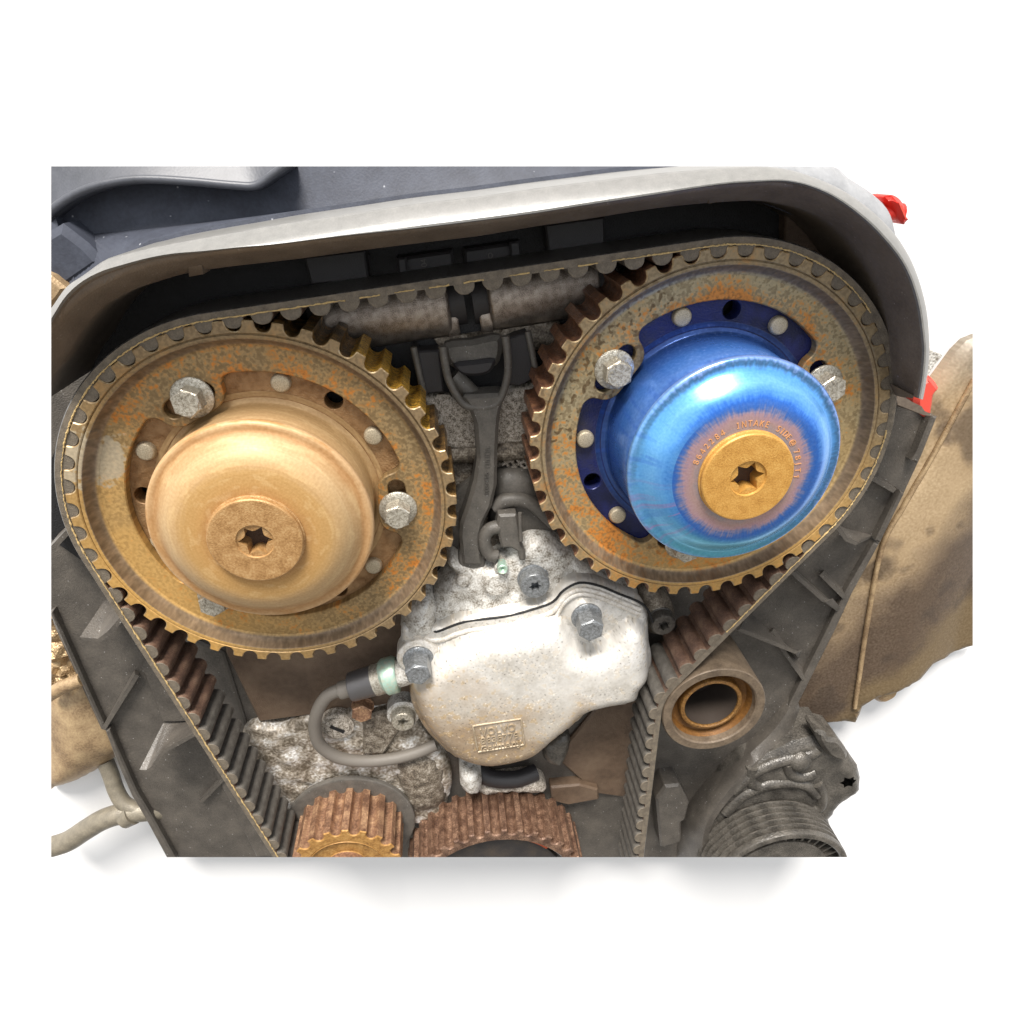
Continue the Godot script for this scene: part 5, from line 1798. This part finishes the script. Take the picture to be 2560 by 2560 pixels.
	# embossed plate
	var hh := -0.075
	var q0 := pix(1195, 1880, hh)
	var q1 := pix(1311, 1861, hh)
	var q2 := pix(1303, 1797, hh)
	var q3 := pix(1182, 1815, hh)
	part("embossed_frame", [[tube(Mb.new(), resample(PackedVector3Array([q0, q1, q2, q3]), 60, true), 0.008, 6), M.letter_cast]], t, 60.0)
	var tx := Mb.new()
	var dx := (q1 - q0).normalized()
	var dy := Vector3(-dx.y, dx.x, 0)
	var mid := (q0 + q1) * 0.5
	var hgt := (q3 - q0).length()
	for r in [["VOLVO", 0.72, 0.062], ["8636779", 0.41, 0.055], ["Germany", 0.10, 0.055]]:
		letters(tx, r[0], r[2], 0.016, Transform3D(Basis(dx, dy, Vector3(0, 0, 1)), mid + dy * hgt * r[1] + Vector3(0, 0, 0.002)))
	if tx.p.size():
		part("embossed_lettering", [[tx, M.letter_cast]], t)

	# sensor, hose and small fittings at the lower left of the pump
	t = thing("hose_sensor", "grey looped hose with a silver and dark sleeve fitting, left of the white pump cover", "hose", pix(900, 1760, -0.4))
	part("hose", [[tube(Mb.new(), smooth3(path3([872, 1722, -0.32, 846, 1726, -0.31, 816, 1742, -0.31, 794, 1778, -0.32, 787, 1818, -0.34, 800, 1862, -0.36, 845, 1893, -0.38, 910, 1903, -0.4, 980, 1897, -0.42, 1040, 1882, -0.44, 1090, 1862, -0.47]), 6), 0.047, 16), M.hose]], t, 60.0)
	part("hose_socket", [[tube(Mb.new(), path3([848, 1727, -0.31, 852, 1726, -0.31, 884, 1716, -0.32]), [0.06, 0.066, 0.066], 20), M.hose]], t)
	part("dark_sleeve", [[tube(Mb.new(), path3([876, 1718, -0.32, 880, 1717, -0.32, 938, 1700, -0.32]), [0.1, 0.106, 0.112], 28), M.sleeve]], t)
	part("silver_sleeve", [[tube(Mb.new(), path3([936, 1701, -0.32, 962, 1693, -0.32]), 0.114, 28), M.zinc]], t)
	part("ring", [[tube(Mb.new(), path3([958, 1694, -0.32, 964, 1692, -0.32, 988, 1685, -0.32, 994, 1684, -0.32]), [0.118, 0.134, 0.134, 0.12], 30), M.green]], t)
	part("stub", [[tube(Mb.new(), path3([990, 1685, -0.32, 1035, 1672, -0.32]), 0.1, 24), M.alloy]], t)

	t = thing("oil_pump_casting", "rough grimy alloy casting behind the hose loop, with a slotted plug", "casting", pix(850, 1900, -0.6))
	var oc := rounded(pl([600, 1850, 640, 1815, 690, 1822, 750, 1800, 830, 1785, 900, 1770, 960, 1765, 1030, 1750, 1060, 1830, 1115, 1900, 1130, 1960, 1100, 2040, 1010, 2060, 900, 1990, 760, 2030, 690, 2050, 640, 1960], -0.5), 3)
	part("body", [[field(Mb.new(), oc, -0.64, 0.04, func(p: Vector2, d: float) -> float: return -0.53 + 0.05 * sqrt(minf(d / 0.08, 1.0)) + rn.get_noise_2d(p.x * 1.4, p.y * 1.4) * 0.035), M.alloy_dirty]], t, 60.0)
	part("web", [[solid(pl([908, 1792, 990, 1772, 1000, 1830, 960, 1888, 906, 1888], -0.45), -0.56, -0.45, 0.02), M.block_dirty]], t)
	var pc := pix(842, 1824, -0.42)
	var pg := Mb.new()
	lathe(pg, Vector2(pc.x, pc.y), [Vector2(0.13, -0.52), Vector2(0.125, -0.45), Vector2(0.1, -0.44), Vector2(0.096, -0.45), Vector2(0.092, -0.44), Vector2(0.0, -0.43)], 36)
	part("plug", [[pg, M.block]], t)
	part("plug_slot", [[slab(Mb.new(), path3([824, 1820, -0.424, 828, 1815, -0.424, 862, 1829, -0.424, 858, 1834, -0.424]), Vector3(0, 0, -0.02)), M.dark]], t)
	part("lower_lobe", [[field(Mb.new(), rounded(pl([985, 1930, 1050, 1900, 1105, 1935, 1118, 2000, 1100, 2040, 1020, 2045], -0.4), 3), -0.6, 0.04, func(p: Vector2, d: float) -> float: return -0.52 + 0.1 * sqrt(minf(d / 0.15, 1.0)) + rn.get_noise_2d(p.x * 2.0, p.y * 2.0) * 0.02), M.block_dirty]], t, 60.0)
	var b1 := pix(905, 1782, -0.36)
	inst("brown_bolt", flange_bolt(0.085, 0.082, 0.1, M.crank), t, moved(Vector2(b1.x, b1.y), -0.44, 0.1))
	var b2 := pix(1008, 1800, -0.36)
	part("screw_boss", [[lathe(Mb.new(), Vector2(b2.x, b2.y), [Vector2(0.13, -0.56), Vector2(0.125, -0.42), Vector2(0.11, -0.41), Vector2(0.0, -0.41)], 30), M.alloy]], t)
	inst("socket_screw", socket_screw(0.09, 0.09, 0.05, M.zinc), t, moved(Vector2(b2.x, b2.y), -0.42, 0.3))

	var lst := [["left small rough alloy lug under the white pump cover", [1155, 1945, 1185, 1938, 1205, 1955, 1200, 1990, 1170, 1995, 1152, 1975], -0.3], ["rough alloy crescent lying along the top of the water pump gear", [1200, 1975, 1280, 1962, 1340, 1958, 1366, 1975, 1360, 1992, 1280, 1990, 1210, 1998], -0.42], ["glassy corroded lump under the lower right of the white pump cover", [1362, 1880, 1400, 1848, 1428, 1850, 1424, 1890, 1412, 1918, 1388, 1924, 1364, 1912], -0.3], ["rusty flat bar right of the water pump gear", [1376, 1968, 1450, 1962, 1496, 1974, 1498, 2000, 1420, 2014, 1380, 2004], -0.5]]
	var names := ["alloy_lug", "alloy_crescent", "corroded_bolt", "flat_bar"]
	var cats := ["lug", "casting", "bolt", "bar"]
	for k in 4:
		var s := thing(names[k], lst[k][0], cats[k], pix(lst[k][1][0], lst[k][1][1], lst[k][2] - 0.1))
		var hq: float = lst[k][2]
		if k == 3:
			part("body", [[solid(soft(dense(pl(lst[k][1], hq), 0.03), 0.012), -0.6, hq, 0.015), M.panel]], s)
			continue
		part("body", [[field(Mb.new(), rounded(pl(lst[k][1], hq), 3), -0.62, 0.03, func(p: Vector2, d: float) -> float: return hq - 0.06 + 0.06 * sqrt(minf(d / 0.06, 1.0)) + rn.get_noise_2d(p.x * 2.0, p.y * 2.0) * 0.02), [M.alloy, M.block, M.casting, M.block_dirty][k]]], s, 60.0)
	var hs := thing("dark_hose", "short dark hose end below the white pump cover", "hose", pix(1250, 1950, -0.5))
	part("hose", [[tube(Mb.new(), smooth3(path3([1190, 1925, -0.5, 1230, 1946, -0.45, 1290, 1948, -0.45, 1340, 1930, -0.5]), 5), 0.07, 16), M.connector]], hs, 60.0)
